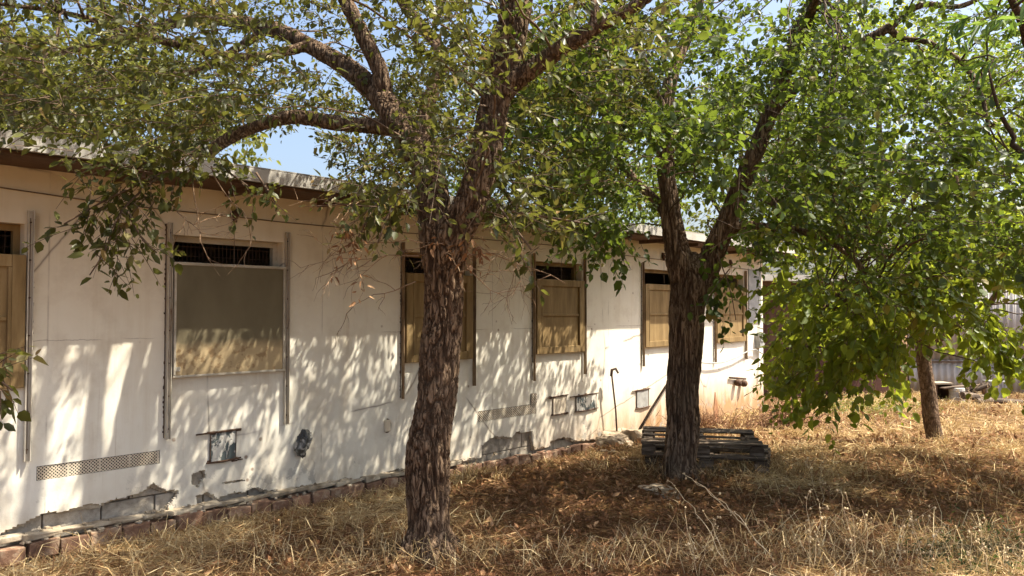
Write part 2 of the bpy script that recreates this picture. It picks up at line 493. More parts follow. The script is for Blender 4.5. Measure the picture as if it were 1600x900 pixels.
def cells(ts, zs, keep, y0, y1, wob=0.0, back=True, jag=0.0):
    """slab of rectangular cells with side faces at every border"""
    nt, nz = len(ts), len(zs)
    mb = MB()
    vid = {}
    def vtx(i, j, k):
        key = (i, j, k)
        if key not in vid:
            t, z = ts[i], zs[j]
            y = (y0, y1)[k]
            if k == 0 and wob: y += wob * mn.noise(Vector((t * 1.6, z * 1.6, 3))) + wob * 0.4 * mn.noise(Vector((t * 6, z * 6, 9)))
            if jag:
                t += jag * mn.noise(Vector((t * 61, z * 61, 1))); z += jag * mn.noise(Vector((t * 61, z * 61, 7)))
            vid[key] = len(mb.v); mb.v.append((t, y, z))
        return vid[key]
    K = [[keep((ts[i] + ts[i + 1]) / 2, (zs[j] + zs[j + 1]) / 2) for j in range(nz - 1)] for i in range(nt - 1)]
    def kk(i, j): return 0 <= i < nt - 1 and 0 <= j < nz - 1 and K[i][j]
    for i in range(nt - 1):
        for j in range(nz - 1):
            if not K[i][j]: continue
            mb.f.append((vtx(i, j, 0), vtx(i + 1, j, 0), vtx(i + 1, j + 1, 0), vtx(i, j + 1, 0)))
            if back: mb.f.append((vtx(i, j, 1), vtx(i, j + 1, 1), vtx(i + 1, j + 1, 1), vtx(i + 1, j, 1)))
            if not kk(i - 1, j): mb.f.append((vtx(i, j, 0), vtx(i, j + 1, 0), vtx(i, j + 1, 1), vtx(i, j, 1)))
            if not kk(i + 1, j): mb.f.append((vtx(i + 1, j, 0), vtx(i + 1, j, 1), vtx(i + 1, j + 1, 1), vtx(i + 1, j + 1, 0)))
            if not kk(i, j - 1): mb.f.append((vtx(i, j, 0), vtx(i, j, 1), vtx(i + 1, j, 1), vtx(i + 1, j, 0)))
            if not kk(i, j + 1): mb.f.append((vtx(i, j + 1, 0), vtx(i + 1, j + 1, 0), vtx(i + 1, j + 1, 1), vtx(i, j + 1, 1)))
    mb.c = [0.5] * len(mb.f)
    return mb


va = (wl(57, 741)[0], wl(250, 720)[0]); vaz = (wl(57, 752)[1], wl(57, 729)[1])
vb = (wl(746, 650)[0], wl(838, 640)[0]); vbz = (wl(746, 660)[1], wl(746, 643)[1])
vc = (wl(829, 640)[0], wl(838, 640)[0])
HOLES = [(a, b, ZS, ZTOP) for a, b in WIN] + [(va[0], va[1], vaz[0], vaz[1]), (vb[0], vb[1], vbz[0], vbz[1])]


def subdiv(cuts, step):
    out = []
    for a, b in zip(cuts[:-1], cuts[1:]):
        k = max(1, int(round((b - a) / step)))
        out += [a + (b - a) * j / k for j in range(k)]
    return out + [cuts[-1]]


tcuts = subdiv(sorted({T0, T1} | {h[0] for h in HOLES} | {h[1] for h in HOLES}), 0.16)
zcuts = subdiv(sorted({SPLIT, ZSOF} | {h[2] for h in HOLES} | {h[3] for h in HOLES}), 0.16)
mb = cells(tcuts, zcuts, lambda t, z: not any(h[0] < t < h[1] and h[2] < z < h[3] for h in HOLES), 0.0, 0.17, wob=0.004)
wall = mb.build('wall', M['plaster'], B)


def poly(pxs): return [wl(*p) for p in pxs]


PEEL = [poly([(-60, 870), (-10, 842), (20, 824), (66, 801), (112, 794), (158, 787), (196, 775), (222, 768), (238, 755), (258, 764), (280, 767), (276, 776), (264, 790), (272, 815), (330, 822), (60, 900)]),
        poly([(306, 776), (322, 770), (340, 778), (362, 770), (380, 772), (404, 760), (420, 766), (445, 764), (470, 768), (470, 790), (310, 820)]),
        poly([(300, 740), (318, 733), (322, 747), (310, 760), (300, 758)]),
        poly([(345, 754), (372, 749), (384, 747), (380, 752), (350, 757)]),
        poly([(566, 757), (594, 748), (600, 738), (622, 733), (648, 741), (652, 790), (566, 790)]),
        poly([(752, 696), (772, 681), (800, 683), (806, 676), (832, 673), (834, 740), (752, 740)]),
        poly([(860, 690), (880, 682), (905, 690), (905, 720), (860, 720)])]


def inpoly(t, z, P):
    c = False
    n = len(P)
    for i in range(n):
        (x1, y1), (x2, y2) = P[i], P[i - 1]
        if (y1 > z) != (y2 > z) and t < (x2 - x1) * (z - y1) / (y2 - y1) + x1: c = not c
    return c


def keep_band(t, z):
    e = Vector((t * 9, z * 9, 0))
    dz = 0.022 * mn.noise(e) + 0.012 * mn.noise(e * 3.1)
    dt = 0.02 * mn.noise(e + Vector((9, 9, 4)))
    if z + dz < zb(t) - 0.01: return False
    return not any(inpoly(t + dt, z + dz, P) for P in PEEL)


tb = list(np.arange(T0, 1.0, 0.05)) + list(np.arange(1.0, 8.0, 0.0115)) + list(np.arange(8.0, T1, 0.03)) + [T1]
mb = cells(tb, list(np.linspace(-0.27, SPLIT, 54)), keep_band, 0.0, 0.045, wob=0.004, back=False, jag=0.007)
mb.build('plaster_skirt', M['plaster'], B)
mb = cells(tb, list(np.linspace(-0.27, SPLIT, 54)), lambda t, z: z > zb(t) - .03 and (keep_band(t, z) or keep_band(t + .012, z + 0.020 + 0.03 * mn.noise(Vector((t * 5, z * 5, 30))))), 0.024, 0.044, back=False, jag=0.008)
mb.build('undercoat', M['cement'], B)
# concrete block courses behind the plaster skirt
mb = MB()
for row in range(4):
    z0 = -0.42 + row * 0.192
    t = T0 + (row % 2) * 0.2
    while t < T1 - 0.3:
        mb.box((t + 0.196, 0.118 + random.uniform(-0.004, 0.004), z0 + 0.094), (0.386, 0.14, 0.184), tint=random.random())
        t += 0.397
mb.build('block_course', M['block'], B, bevel=0.006)
mb = MB().box(((T0 + T1) / 2, 0.128, -0.05), (T1 - T0 - 0.02, 0.10, 0.784))
mb.build('mortar_bed', M['soffit'], B)
# other walls, floor
bt, bz = [], []
for px, py in ((1026, 442), (1043, 426)):
    q = wl(px, py, DEPTH); bt.append(q[0]); bz.append(q[1])
hb = (min(bt), max(bt) + 0.0, min(bz), max(bz))
mb = cells(sorted([T0, T1, hb[0], hb[1]]), sorted([-0.3, hb[2], hb[3], ZSOF]), lambda t, z: not (hb[0] < t < hb[1] and hb[2] < z < hb[3]), DEPTH, DEPTH + 0.17)
mb.build('rear_wall', M['plaster'], B)
for t in (T0 - 0.085, T1 - 0.085):
    MB().box((t, DEPTH / 2 + 0.085, 1.16), (0.166, DEPTH - 0.18, 2.91)).build('end_wall', M['plaster'], B)
MB().box(((T0 + T1) / 2, DEPTH / 2 + 0.1, 0.02), (T1 - T0 - 0.4, DEPTH - 0.3, 0.06)).build('interior_floor', M['nearblack'], B)
# roof with fascia
mb = MB()
mb.box(((T0 + T1) / 2, (DEPTH + 0.3 - OV) / 2, ZSOF + 0.055), (T1 - T0 + 0.3, DEPTH + 0.3 + OV - 0.06, 0.1))
roof = mb.build('roof', M['roof'], B)
mb = MB()
t = T0 - 0.2
while t < T1 + 0.1:
    l = min(2.4, T1 + 0.15 - t)
    dz = random.uniform(-0.002, 0.002)
    mb.box((t + l / 2, -OV - 0.008 + random.uniform(-.004, .004), ZSOF + 0.05 + dz), (l - 0.006, 0.03, 0.104), tint=random.random())
    mb.box((t + l / 2, -OV + 0.06, ZSOF + 0.110 + dz), (l - 0.004, 0.16, 0.008))
    t += l
mb.build('fascia', M['fascia'], roof)
mb = MB()
mb.box(((T0 + T1) / 2, (-OV + 0.03) / 2 + 0.002, ZSOF - 0.012), (T1 - T0 + 0.2, OV - 0.05, 0.02))
mb.build('soffit', M['soffit'], roof)
for k in range(18):
    MB().box((T0 + 0.4 + k * 0.9, -OV / 2, ZSOF - 0.045), (0.05, OV - 0.08, 0.05)).build('rafter', M['soffit'], roof)


def lattice(mb, t0, t1, z0, z1, nt, nz, y, bar, rim=0.006):
    """perforated plate with round holes (8-gon), each a little cup"""
    ct, cz = (t1 - t0) / nt, (z1 - z0) / nz
    for i in range(nt):
        for j in range(nz):
            cx, cy = t0 + (i + .5) * ct, z0 + (j + .5) * cz
            gap = (i % 9 == 8)
            r = min(ct, cz) * (0.5 - bar) * (1.0 if not gap else 0.35)
            n = len(mb.v)
            for k in range(8):
                w = math.pi / 8 + k * math.pi / 4
                c, s = math.cos(w), math.sin(w)
                q = max(abs(c), abs(s))
                mb.v.append((cx + c / q * ct / 2, y, cy + s / q * cz / 2))
            for k in range(8):
                w = math.pi / 8 + k * math.pi / 4
                mb.v.append((cx + r * math.cos(w), y, cy + r * math.sin(w)))
            for k in range(8):
                k2 = (k + 1) % 8
                mb.f.append((n + k, n + k2, n + 8 + k2, n + 8 + k))
            mb.c += [0.5] * 8


for (a, b, z0, z1, nt, nz) in ((va[0], va[1], vaz[0], vaz[1], 36, 4), (vb[0], vb[1], vbz[0], vbz[1], 30, 4)):
    mb = MB()
    lattice(mb, a + 0.004, b - 0.004, z0 + 0.004, z1 - 0.004, nt, nz, 0.004, 0.24)
    v = mb.build('vent_grille', M['vent'], B)
    MB().box(((a + b) / 2, 0.05, (z0 + z1) / 2), (b - a - .002, 0.07, z1 - z0 - .002)).build('vent_hole_shade', M['nearblack'], v)  # solid dark block close behind the plate, paints the shade in its holes
mb = MB()
lattice(mb, vc[0], vc[1], vbz[1] + 0.004, vbz[1] + 0.13, 3, 4, -0.012, 0.22)
v = mb.build('vent_grille', M['vent'], B)
MB().box(((vc[0] + vc[1]) / 2, -0.0035, vbz[1] + 0.067), (vc[1] - vc[0], 0.005, 0.126)).build('vent_hole_shade', M['nearblack'], v)  # thin dark sheet standing in for shade behind these holes


def window(idx, t0, t1, style):
    w = t1 - t0
    c = (t0 + t1) / 2
    # wooden frame inside the opening, its upper light behind the shutter
    mb = MB()
    fr = 0.045
    y = 0.115
    mb.box((t0 + fr / 2, y, (ZS + ZTOP) / 2), (fr, 0.05, ZTOP - ZS - 0.004))
    mb.box((t1 - fr / 2, y, (ZS + ZTOP) / 2), (fr, 0.05, ZTOP - ZS - 0.004))
    mb.box((c, y, ZTOP - fr / 2 - 0.002), (w - 2 * fr - 0.002, 0.05, fr))
    mb.box((c, y, ZS + fr / 2 + 0.002), (w - 2 * fr - 0.002, 0.05, fr))
    win = mb.build('window', M['board'] if style != 'olive' else M['alu'], B)
    # insect bars in the open top
    mb = MB()
    n = 26
    for k in range(1, n):
        mb.box((t0 + fr + (w - 2 * fr) * k / n, 0.135, (ZT + ZTOP) / 2 - 0.03), (0.0035, 0.003, ZTOP - ZT + 0.02))
    for k in range(3):
        mb.box((c, 0.139, ZT - 0.01 + 0.075 * k), (w - 2 * fr, 0.003, 0.004))
    if style != 'clear': mb.build('wire_screen', M['rust'], win)
    # shutter hung in front of the wall
    yf = -0.03
    if style == 'olive':
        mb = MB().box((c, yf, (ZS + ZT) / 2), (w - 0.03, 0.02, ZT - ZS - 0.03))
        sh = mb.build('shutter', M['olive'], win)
        mb = MB()
        mb.box((c, yf - 0.004, ZT - 0.011), (w + 0.01, 0.032, 0.024))
        mb.box((c, yf - 0.004, ZS + 0.009), (w + 0.01, 0.032, 0.018))
        for s in (t0 + 0.009, t1 - 0.009):
            mb.box((s, yf - 0.004, (ZS + ZT) / 2 - 0.001), (0.018, 0.032, ZT - ZS - 0.044))
        mb.build('shutter_frame', M['alu'], sh, bevel=0.002)
        q = wl(276, 577, yf - 0.0125); 
        MB().box((q[0], yf - 0.0125, q[1]), (0.06, 0.003, 0.035)).build('paper_sticker', M['alu'], sh)
    else:
        mb = MB().box((c, yf + 0.008, (ZS + ZT) / 2), (w - 0.11, 0.008, ZT - ZS - 0.11), tint=0.55)
        sh = mb.build('shutter', M['board'], win)
        mb = MB()
        b = 0.085
        mb.box((t0 + b / 2, yf, (ZS + ZT) / 2), (b, 0.035, ZT - ZS), tint=0.42)
        mb.box((t1 - b / 2, yf, (ZS + ZT) / 2), (b, 0.035, ZT - ZS), tint=0.5)
        mb.box((c, yf, ZT - b / 2), (w - 2 * b - 0.003, 0.035, b), tint=0.6)
        mb.box((c, yf, ZS + b / 2), (w - 2 * b - 0.003, 0.035, b), tint=0.42)
        for s, h in ((t0 + b + 0.012, 1), (t1 - b - 0.012, 1)):
            mb.box((s, yf - 0.004, (ZS + ZT) / 2), (0.022, 0.034, ZT - ZS - 2 * b - 0.004), tint=0.25)
        mb.box((c, yf - 0.002, ZS + (ZT - ZS) * 0.52), (w - 2 * b - 0.05, 0.02, 0.03), tint=0.6)
        mb.build('shutter_frame', M['board'], sh, bevel=0.004)
    # sliding rails on both sides, running down past the sill
    rw = 1.0 if idx < 2 else 0.5
    for s, sx in ((t0 - 0.03, -1), (t1 + 0.03, 1)):
        zl = random.uniform(0.52, 0.62) if idx < 2 else random.uniform(0.66, 0.8)
        mb = MB()
        zt = ZTOP + 0.09
        mb.box((s, -0.018, (zt + zl) / 2), (0.036 * rw, 0.008, zt - zl))
        mb.box((s + sx * 0.016 * rw, -0.036, (zt + zl) / 2), (0.005, 0.03, zt - zl))
        mb.box((s - sx * 0.016 * rw, -0.030, (zt + zl) / 2), (0.005, 0.02, zt - zl))
        rl = mb.build('rail', M['rail'] if idx < 2 else M['railbrown'], win)
        mb = MB()
        for k in range(7):
            mb.lathe((s, -0.026, zl + 0.08 + k * (zt - zl - 0.16) / 6), [(0.007, 0), (0.006, -0.006)], 8, 'Y')
        # ragged edge of old sealant beside the rail
        mb.box((s + sx * (0.02 * rw + .003), -0.004, (zl + zt) / 2), (0.004, 0.008, zt - zl - .02))
        mb.box((s, -0.0235, (zl + zt) / 2), (0.004, 0.003, zt - zl - .1))
        for k in range(44):
            if random.random() < 0.35: continue
            mb.box((s + sx * (0.02 * rw + 0.004 + random.uniform(0, 0.006)), -0.006, zl + (zt - zl) * (k + .5) / 44), (random.uniform(.003, .009), 0.010, random.uniform(0.008, 0.03)), jit=.002)
        mb.build('rust_edge', M['rust'], rl)
        if idx < 2:
            mb = MB()
            lattice(mb, s + sx * 0.045 - 0.018, s + sx * 0.045 + 0.018, zt - (0.3 if sx > 0 or idx else 1.0), zt - 0.03, 3, 22 if idx else 22, -0.006, 0.2)
            mb.build('plaster_mesh', M['vent'], rl)
    # pulley over the window with its cord
    mb = MB()
    zc = 2.40
    mb.lathe((c + 0.02, -0.025, zc), [(0.02, 0.025), (0.036, 0.012), (0.026, 0.0), (0.036, -0.012), (0.02, -0.022)], 14, 'Y')
    mb.box((c + 0.02, -0.012, zc + 0.035), (0.05, 0.026, 0.05), jit=0.004)
    mb.box((c + 0.02, -0.03, zc - 0.02), (0.03, 0.028, 0.07), jit=0.004)
    pu = mb.build('pulley', M['rust'], win)
    MB().tube([(c + 0.018, -0.03, zc - 0.05), (c + 0.017, -0.028, ZTOP - 0.02), (c + 0.016, -0.03, ZT + 0.005)], 0.003, 5).build('pull_cord', M['wire'], pu)


for i, (a, b) in enumerate(WIN):
    window(i, a, b, ('framed', 'olive', 'framed', 'framed', 'clear', 'framed')[i])

# wire along the top of the wall
pts = []
for px, py in ((-40, 288), (0, 293), (130, 312), (250, 327), (352, 337), (440, 347), (560, 358), (700, 369), (860, 383), (1000, 402), (1100, 413), (1185, 423)):
    t, z = wl(px, py, -0.012)
    pts.append((t, -0.012 - random.uniform(0, 0.006), z))
MB().tube(pts, 0.0045, 6).build('wire', M['wire'], B)


def hatch(px0, py0, px1, py1, mat, bars=True):
    a = wl(px0, py1); b = wl(px1, py0)
    t0, t1 = a[0], b[0]
    zc = (wl(px0, (py0 + py1) / 2)[1] + wl(px1, (py0 + py1) / 2)[1]) / 2
    h = abs(wl(px0, py0)[1] - wl(px0, py1)[1])
    o = MB().box(((t0 + t1) / 2, -0.006, zc), (t1 - t0, 0.014, h), jit=0.003).build('wall_hatch', mat, B)
    if bars:
        mb = MB()
        for s in (-1, 1):
            mb.tube([(t0 - 0.09 * (s > 0) - 0.03, -0.012, zc + s * h / 2), ((t0 + t1) / 2, -0.018, zc + s * (h / 2 + 0.004)), (t1 + 0.05, -0.012, zc + s * h / 2 + 0.006)], [0.007, 0.011, 0.008], 6)
        for s in (t0, t1):
            mb.tube([(s, -0.012, zc - h / 2), (s + 0.003, -0.014, zc + h / 2)], 0.005, 5)
        for k in range(14):
            mb.box((random.uniform(t0 - 0.05, t1 + 0.05), -0.006, zc + random.choice((-1, 1)) * h / 2 + random.uniform(-.015, .015)), (random.uniform(.02, .06), .012, random.uniform(.006, .016)), jit=0.003)
        mb.build('hatch_bars', M['rust'], o)
    return o


hatch(327, 674, 367, 720, M['peel'])
hatch(863, 619, 883, 647, M['vent'])
hatch(899, 617, 930, 641, M['peel'])
hatch(994, 609, 1012, 637, M['greymetal'])
# small rounded switch box
t, z = wl(604, 665)
mb = MB()
mb.box((t, -0.012, z), (0.075, 0.03, 0.12))
o = mb.build('switch_box', M['vent'], B, bevel=0.012)
mb = MB()
ring = [(t + 0.043 * math.cos(a) * (1.0 if abs(math.cos(a)) < .8 else 1), -0.012, z + 0.066 * math.sin(a)) for a in np.linspace(-2.0, 1.7, 20)]
MB().tube(ring, 0.006, 6).build('dark_seal', M['rust'], o)
# meter box, cable and taps at the far end
t, z = wl(1183, 532)
mb = MB().box((t, -0.05, z), (0.20, 0.1, 0.26)).box((t - 0.02, -0.105, z + 0.03), (0.12, 0.02, 0.10))
mb.build('meter_box', M['greymetal'], B, bevel=0.01)
pts = []
for px, py in ((1092, 566), (1110, 568), (1130, 566), (1150, 559), (1168, 549), (1180, 546), (1192, 553)):
    q = wl(px, py, -0.06); pts.append((q[0], -0.06, q[1]))
MB().tube(pts, 0.012, 6).build('cable', M['greymetal'], B)
a = wl(1186, 440, -0.02); b = wl(1184, 600, -0.02)
MB().tube([(a[0], -0.02, a[1]), (a[0] - 0.02, -0.02, (a[1] + b[1]) / 2), (b[0], -0.02, b[1])], 0.008, 6).build('conduit', M['greymetal'], B)
q = wl(1163, 470, -0.01)
MB().box((q[0] + 0.42, -0.012, 1.85), (0.5, 0.012, 0.95)).build('wall_panel', M['greymetal'], B)
mb = MB()
for px, py in ((1152, 598), (1161, 599)):
    q = wl(px, py, -0.05)
    mb.lathe((q[0], -0.05, q[1]), [(0.05, 0.03), (0.06, 0.0), (0.055, -0.05), (0.03, -0.07)], 12, 'Y')
q0 = wl(1140, 590, -0.03); q1 = wl(1165, 592, -0.03)
mb.tube([(q0[0], -0.03, q0[1]), (q1[0], -0.03, q1[1])], 0.018, 6)
mb.build('valve_tap', M['rust'], B, smooth=True)

# cement ledge and brick kerb at the foot
mb = MB()
t = T0
while t < wl(700, 740)[0]:
    l = random.uniform(0.12, 0.3)
    k = random.uniform(0.6, 1.0)
    z = zb(t + l / 2)
    mb.box((t + l / 2, -0.035 * k, z - 0.012), (l + 0.02, 0.10 * k, 0.045 * k), jit=0.012)
    t += l
mb.build('cement_ledge', M['cement'], B, bevel=0.008)
KB = MB()
t = T0
while t < wl(985, 690)[0]:
    l = random.uniform(0.19, 0.215)
    KB.box((t + l / 2, -0.055 + random.uniform(-.012, .012), zb(t) - 0.10 + random.uniform(-.022, .006)), (l - 0.012, 0.10, 0.115), tint=random.random(), jit=0.011)
    t += l
k = KB.build('brick_kerb', M['brick'], None, bevel=0.006)
k.matrix_world = WM
setp(k, 'low row of red brown bricks along the foot of the plastered wall', 'kerb')

# crumbs of fallen plaster along the foot of the wall
RB = MB()
for k in range(150):
    t = random.uniform(1.5, 4.6) if k < 100 else random.uniform(5, 9)
    y = -abs(random.gauss(0.03, 0.07)) - 0.005
    s_ = random.uniform(.008, .035)
    zz = zb(t) + 0.012 if y > -0.05 else zb(t) - 0.04 if y > -.1 else None
    if zz is None:
        g = WM @ Vector((t, y, 0)); zz = gz(g.x, g.y) + .02
    RB.box((t, y, zz), (s_ * random.uniform(.7, 1.6), s_, s_ * .6), M=Matrix.Rotation(random.uniform(0, 3), 3, 'Z') @ Matrix.Rotation(random.uniform(-.5, .5), 3, 'X'), jit=s_ * .2)
rb = RB.build('plaster_rubble', M['cement'], None)
rb.matrix_world = WM
setp(rb, 'crumbs of fallen plaster along the foot of the wall', 'rubble', kind='stuff')

# crumpled dark bag stuffed in a hole of the wall
q = wl(469, 692)
bm = bmesh.new()
bmesh.ops.create_icosphere(bm, subdivisions=5, radius=1.0)
for v in bm.verts:
    p = v.co.copy()
    w = 1 + 0.28 * mn.noise(p * 2.1) - 0.22 * abs(mn.noise(p * 4.5 + Vector((4, 0, 0)))) - 0.13 * abs(mn.noise(p * 9))
    v.co = Vector((p.x * 0.075 * (1.0 + 0.2 * p.z), p.y * 0.06, p.z * 0.125)) * w
    v.co.x += 0.02 * math.sin(p.z * 3)
me = bpy.data.meshes.new('plastic_bag'); bm.to_mesh(me); bm.free()
me.materials.append(M['bag'])
o = bpy.data.objects.new('plastic_bag', me); C.objects.link(o)
o.matrix_world = WM @ Matrix.Translation((q[0], -0.05, q[1]))
me.polygons.foreach_set('use_smooth', np.ones(len(me.polygons), bool))
setp(o, 'crumpled black and grey plastic bag stuffed in a hole in the wall', 'bag')

# standpipe with a bent top against the wall
def wpt(px, py, yo): 
    q = wl(px, py, yo); return WM @ Vector((q[0], yo, q[1]))
e = empty('standpipe', 'thin rusty upright water pipe with bent top beside the wall hatches', 'pipe', wpt(964, 672, -0.12))
L = e.location
up = [wpt(964, 676, -0.12), wpt(962, 640, -0.12), wpt(958, 605, -0.12), wpt(956, 586, -0.12)]
MB().tube([p - L for p in up], 0.012, 8).build('pipe', M['rust'], e, smooth=True)
top = [wpt(955, 588, -0.12), wpt(956, 578, -0.12), wpt(962, 576, -0.14), wpt(966, 583, -0.16)]
MB().tube([p - L for p in top], [0.018, 0.02, 0.018, 0.014], 8).build('spout', M['rust'], e, smooth=True)
# leaning pole, its shade painted in as a near-black colour
a, b = wpt(993, 682, -0.45), wpt(1066, 566, -0.05)
o = MB().tube([Vector((0, 0, 0)), (b - a) * 0.3 + Vector((0, 0, 0.03)), (b - a) * 0.6 + Vector((0, 0, 0.03)), b - a], [0.02, 0.019, 0.018, 0.017], 8).build('leaning_pole', mat_simple('shaded_pole', [(0.3, (0.012, 0.009, 0.007)), (0.7, (0.035, 0.024, 0.018))], 10, tintmul=0, rough=1.0, spec=0.0), None, smooth=True)
o.location = a
setp(o, 'dark pole leaning on the wall behind the stringy trunk', 'pole')
# rusty sheet scrap and rubble
a = wpt(1121, 665, -0.35)
mb = MB()
mb.add([(-.11, 0, -.1), (.10, .03, -.1), (.09, .03, .25), (-.02, .02, .52), (-.10, 0, .3), (-.11, .012, -.1), (.10, .042, -.1), (.09, .042, .25), (-.02, .032, .52), (-.10, .012, .3)],
       [(0, 1, 2, 3, 4), (9, 8, 7, 6, 5), (0, 5, 6, 1), (1, 6, 7, 2), (2, 7, 8, 3), (3, 8, 9, 4), (4, 9, 5, 0)])
o = mb.build('metal_scrap', mat_simple('rusty_sheet', [(0.3, (0.22, 0.10, 0.05)), (0.7, (0.38, 0.2, 0.1))], 8, tintmul=0), None)
o.location = a; o.rotation_euler = (0, 0, WROT)
setp(o, 'pointed rusty sheet standing against the far white wall', 'scrap')


def rock(px, py, s, label, seed, Y=None):
    p = ground_at(px, py) if Y is None else at(px, py, Y)
    bm = bmesh.new()
    bmesh.ops.create_icosphere(bm, subdivisions=4, radius=1.0)
    for v in bm.verts:
        c = v.co.copy()
        w = 1 + 0.5 * mn.noise(c * 1.1 + Vector((seed, 0, 0))) + 0.15 * mn.noise(c * 3 + Vector((seed, 3, 0))) + 0.05 * mn.noise(c * 9)
        c = Vector((max(-.75, min(.75, c.x)), max(-.75, min(.75, c.y)), max(-.6, min(.62, c.z))))
        v.co = Vector((c.x * s[0], c.y * s[1], c.z * s[2])) * w
    me = bpy.data.meshes.new('rubble_stone'); bm.to_mesh(me); bm.free(); me.materials.append(M['stone'])
    o = bpy.data.objects.new('rubble_stone', me); C.objects.link(o)
    o.location = p + Vector((0, 0, s[2] * 0.3)); o.rotation_euler = (0, 0, seed)
    setp(o, label, 'stone', 'rubble stones at the foot of the wall')


rock(966, 694, (0.34, 0.26, 0.16), 'largest pale rubble block left of the pallets', 1.2)
rock(992, 690, (0.20, 0.2, 0.17), 'rubble stone between the largest block and the pallets', 4.4)
rock(948, 690, (0.16, 0.16, 0.12), 'small rubble stone under the standpipe left of the largest block', 7.7)
rock(946, 710, (0.14, 0.1, 0.06), 'flat small stone lying in leaves before the largest block', 2.9)
rock(988, 722, (0.22, 0.12, 0.05), 'flat pale slab in the leaf litter left of the pallets', 5.1)
rock(1035, 772, (0.26, 0.16, 0.05), 'flat pinkish slab in the litter in front of the stringy trunk', 8.3)

# ------------------------------------------------------------------ pallets
def pallet(loc, rz, label, tilt=0.0, gaps=()):
    e = empty('wooden_pallet', label, 'pallet', loc, rz, 'stacked wooden pallets behind the tree')
    e.rotation_euler = (tilt, tilt * 0.5, rz)
    lx, ly = 1.25, 1.0
    for i in range(7):
        if i in gaps: continue
        y = -ly / 2 + 0.05 + i * (ly - 0.1) / 6
        MB().box((random.uniform(-.01, .01), y, 0.135), (lx - random.choice((0, .01, .03, .16)), random.uniform(.075, .1), 0.02), tint=random.random(), M=Matrix.Rotation(random.uniform(-.03, .03), 3, 'Z') @ Matrix.Rotation(random.uniform(-.012, .012), 3, 'Y'), jit=.006).build('deck_board', M['wood'], e)
    for i in range(3):
        y = -ly / 2 + 0.05 + i * (ly - 0.1) / 2
        MB().box((0, y, 0.011), (lx, 0.1, 0.02), tint=random.random()).build('bottom_board', M['wood'], e)
        for x in (-lx / 2 + 0.07, 0, lx / 2 - 0.07):
            MB().box((x, y, 0.0665), (0.14, 0.1, 0.086), tint=random.random(), M=Matrix.Rotation(random.uniform(-.12, .12), 3, 'Z'), jit=.006).build('block', M['wood'], e)
    for x in (-lx / 2 + 0.07, 0, lx / 2 - 0.07):
        MB().box((x, 0, 0.1175), (0.1, ly, 0.0125), tint=random.random()).build('stringer_board', M['wood'], e)
    return e


pc = at(1100, 700, 8.75)
g0 = gz(pc.x, pc.y) - 0.105
pallet((pc.x + 0.10, pc.y + 0.02, g0 + 0.0), R(-14), 'bottom wooden pallet of the stack behind the stringy trunk')
pallet((pc.x + 0.06, pc.y - 0.02, g0 + 0.146), R(-19), 'middle wooden pallet of the stack, sticking out to the right', gaps=(1, 2))
pallet((pc.x - 0.05, pc.y, g0 + 0.293), R(-10), 'topmost wooden pallet of the stack behind the stringy trunk', 0.012, (2, 4))

# ------------------------------------------------------------------ trees
def trunk_mesh(name, limbs, mat, parent, voxel, amp, sx, sz, step=0.06):
    """limbs: list of [(Vector, radius), ...]; merged by voxel remesh, then bark relief"""
    mb = MB()
    for L in limbs:
        c = catmull(L, step)
        P = [p + Vector((mn.noise(p * 2.2), mn.noise(p * 2.2 + Vector((7, 1, 0))), 0)) * (0.22 * r) for p, r in c]
        mb.tube(P, [r for p, r in c], 14)
    o = mb.build(name, mat, None)
    m = o.modifiers.new('r', 'REMESH'); m.mode = 'VOXEL'; m.voxel_size = voxel; m.use_smooth_shade = True
    s = o.modifiers.new('s', 'SMOOTH'); s.factor = 0.5; s.iterations = 6
    dg = bpy.context.evaluated_depsgraph_get()
    me = bpy.data.meshes.new_from_object(o.evaluated_get(dg))
    bpy.data.objects.remove(o)
    n = len(me.vertices)
    co = np.empty(n * 3, np.float32); me.vertices.foreach_get('co', co); co = co.reshape(-1, 3)
    no = np.empty(n * 3, np.float32); me.vertices.foreach_get('normal', no); no = no.reshape(-1, 3)
    allp = np.array([p for L in limbs for p, r in catmull(L, 0.1)])
    allr = np.array([r for L in limbs for p, r in catmull(L, 0.1)])
    d = np.zeros(n, np.float32)
    fu = np.zeros(n, np.float32)
    for i in range(n):
        x, y, z = co[i]
        j = np.argmin(((allp - co[i]) ** 2).sum(1))
        k = max(0.12, min(1.0, allr[j] / 0.14))
        q = Vector((x * sx, y * sx, z * sz))
        q += Vector((mn.noise(q * 0.45), mn.noise(q * 0.45 + Vector((3, 3, 3))), mn.noise(q * .45 + Vector((8, 1, 3))))) * 0.9
        n1 = abs(mn.noise(q)); n2 = abs(mn.noise(q * 1.7 + Vector((5, 9, 2)))); n3 = mn.noise(q * 4.0)
        a = min(1.0, n1 / 0.20) * (0.35 + 0.65 * min(1.0, n2 / 0.16))
        fu[i] = a
        d[i] = k * (amp * (a - 0.6) + amp * 0.25 * n3 + amp * .3 * n2 + 0.010 * mn.noise(Vector((x * 4, y * 4, z * 2.2))))
    at_ = me.attributes.new('furrow', 'FLOAT', 'POINT'); at_.data.foreach_set('value', fu)
    co += no * d[:, None]
    me.vertices.foreach_set('co', co.ravel())
    me.materials.clear(); me.materials.append(mat)
    me.polygons.foreach_set('use_smooth', np.ones(len(me.polygons), bool))
    me.update()
    me.name = name
    t = bpy.data.objects.new(name, me); C.objects.link(t); t.parent = parent
    t.matrix_parent_inverse = parent.matrix_world.inverted()
    return t


def nrm(a): return a / np.maximum(np.linalg.norm(a, axis=-1, keepdims=True), 1e-9)


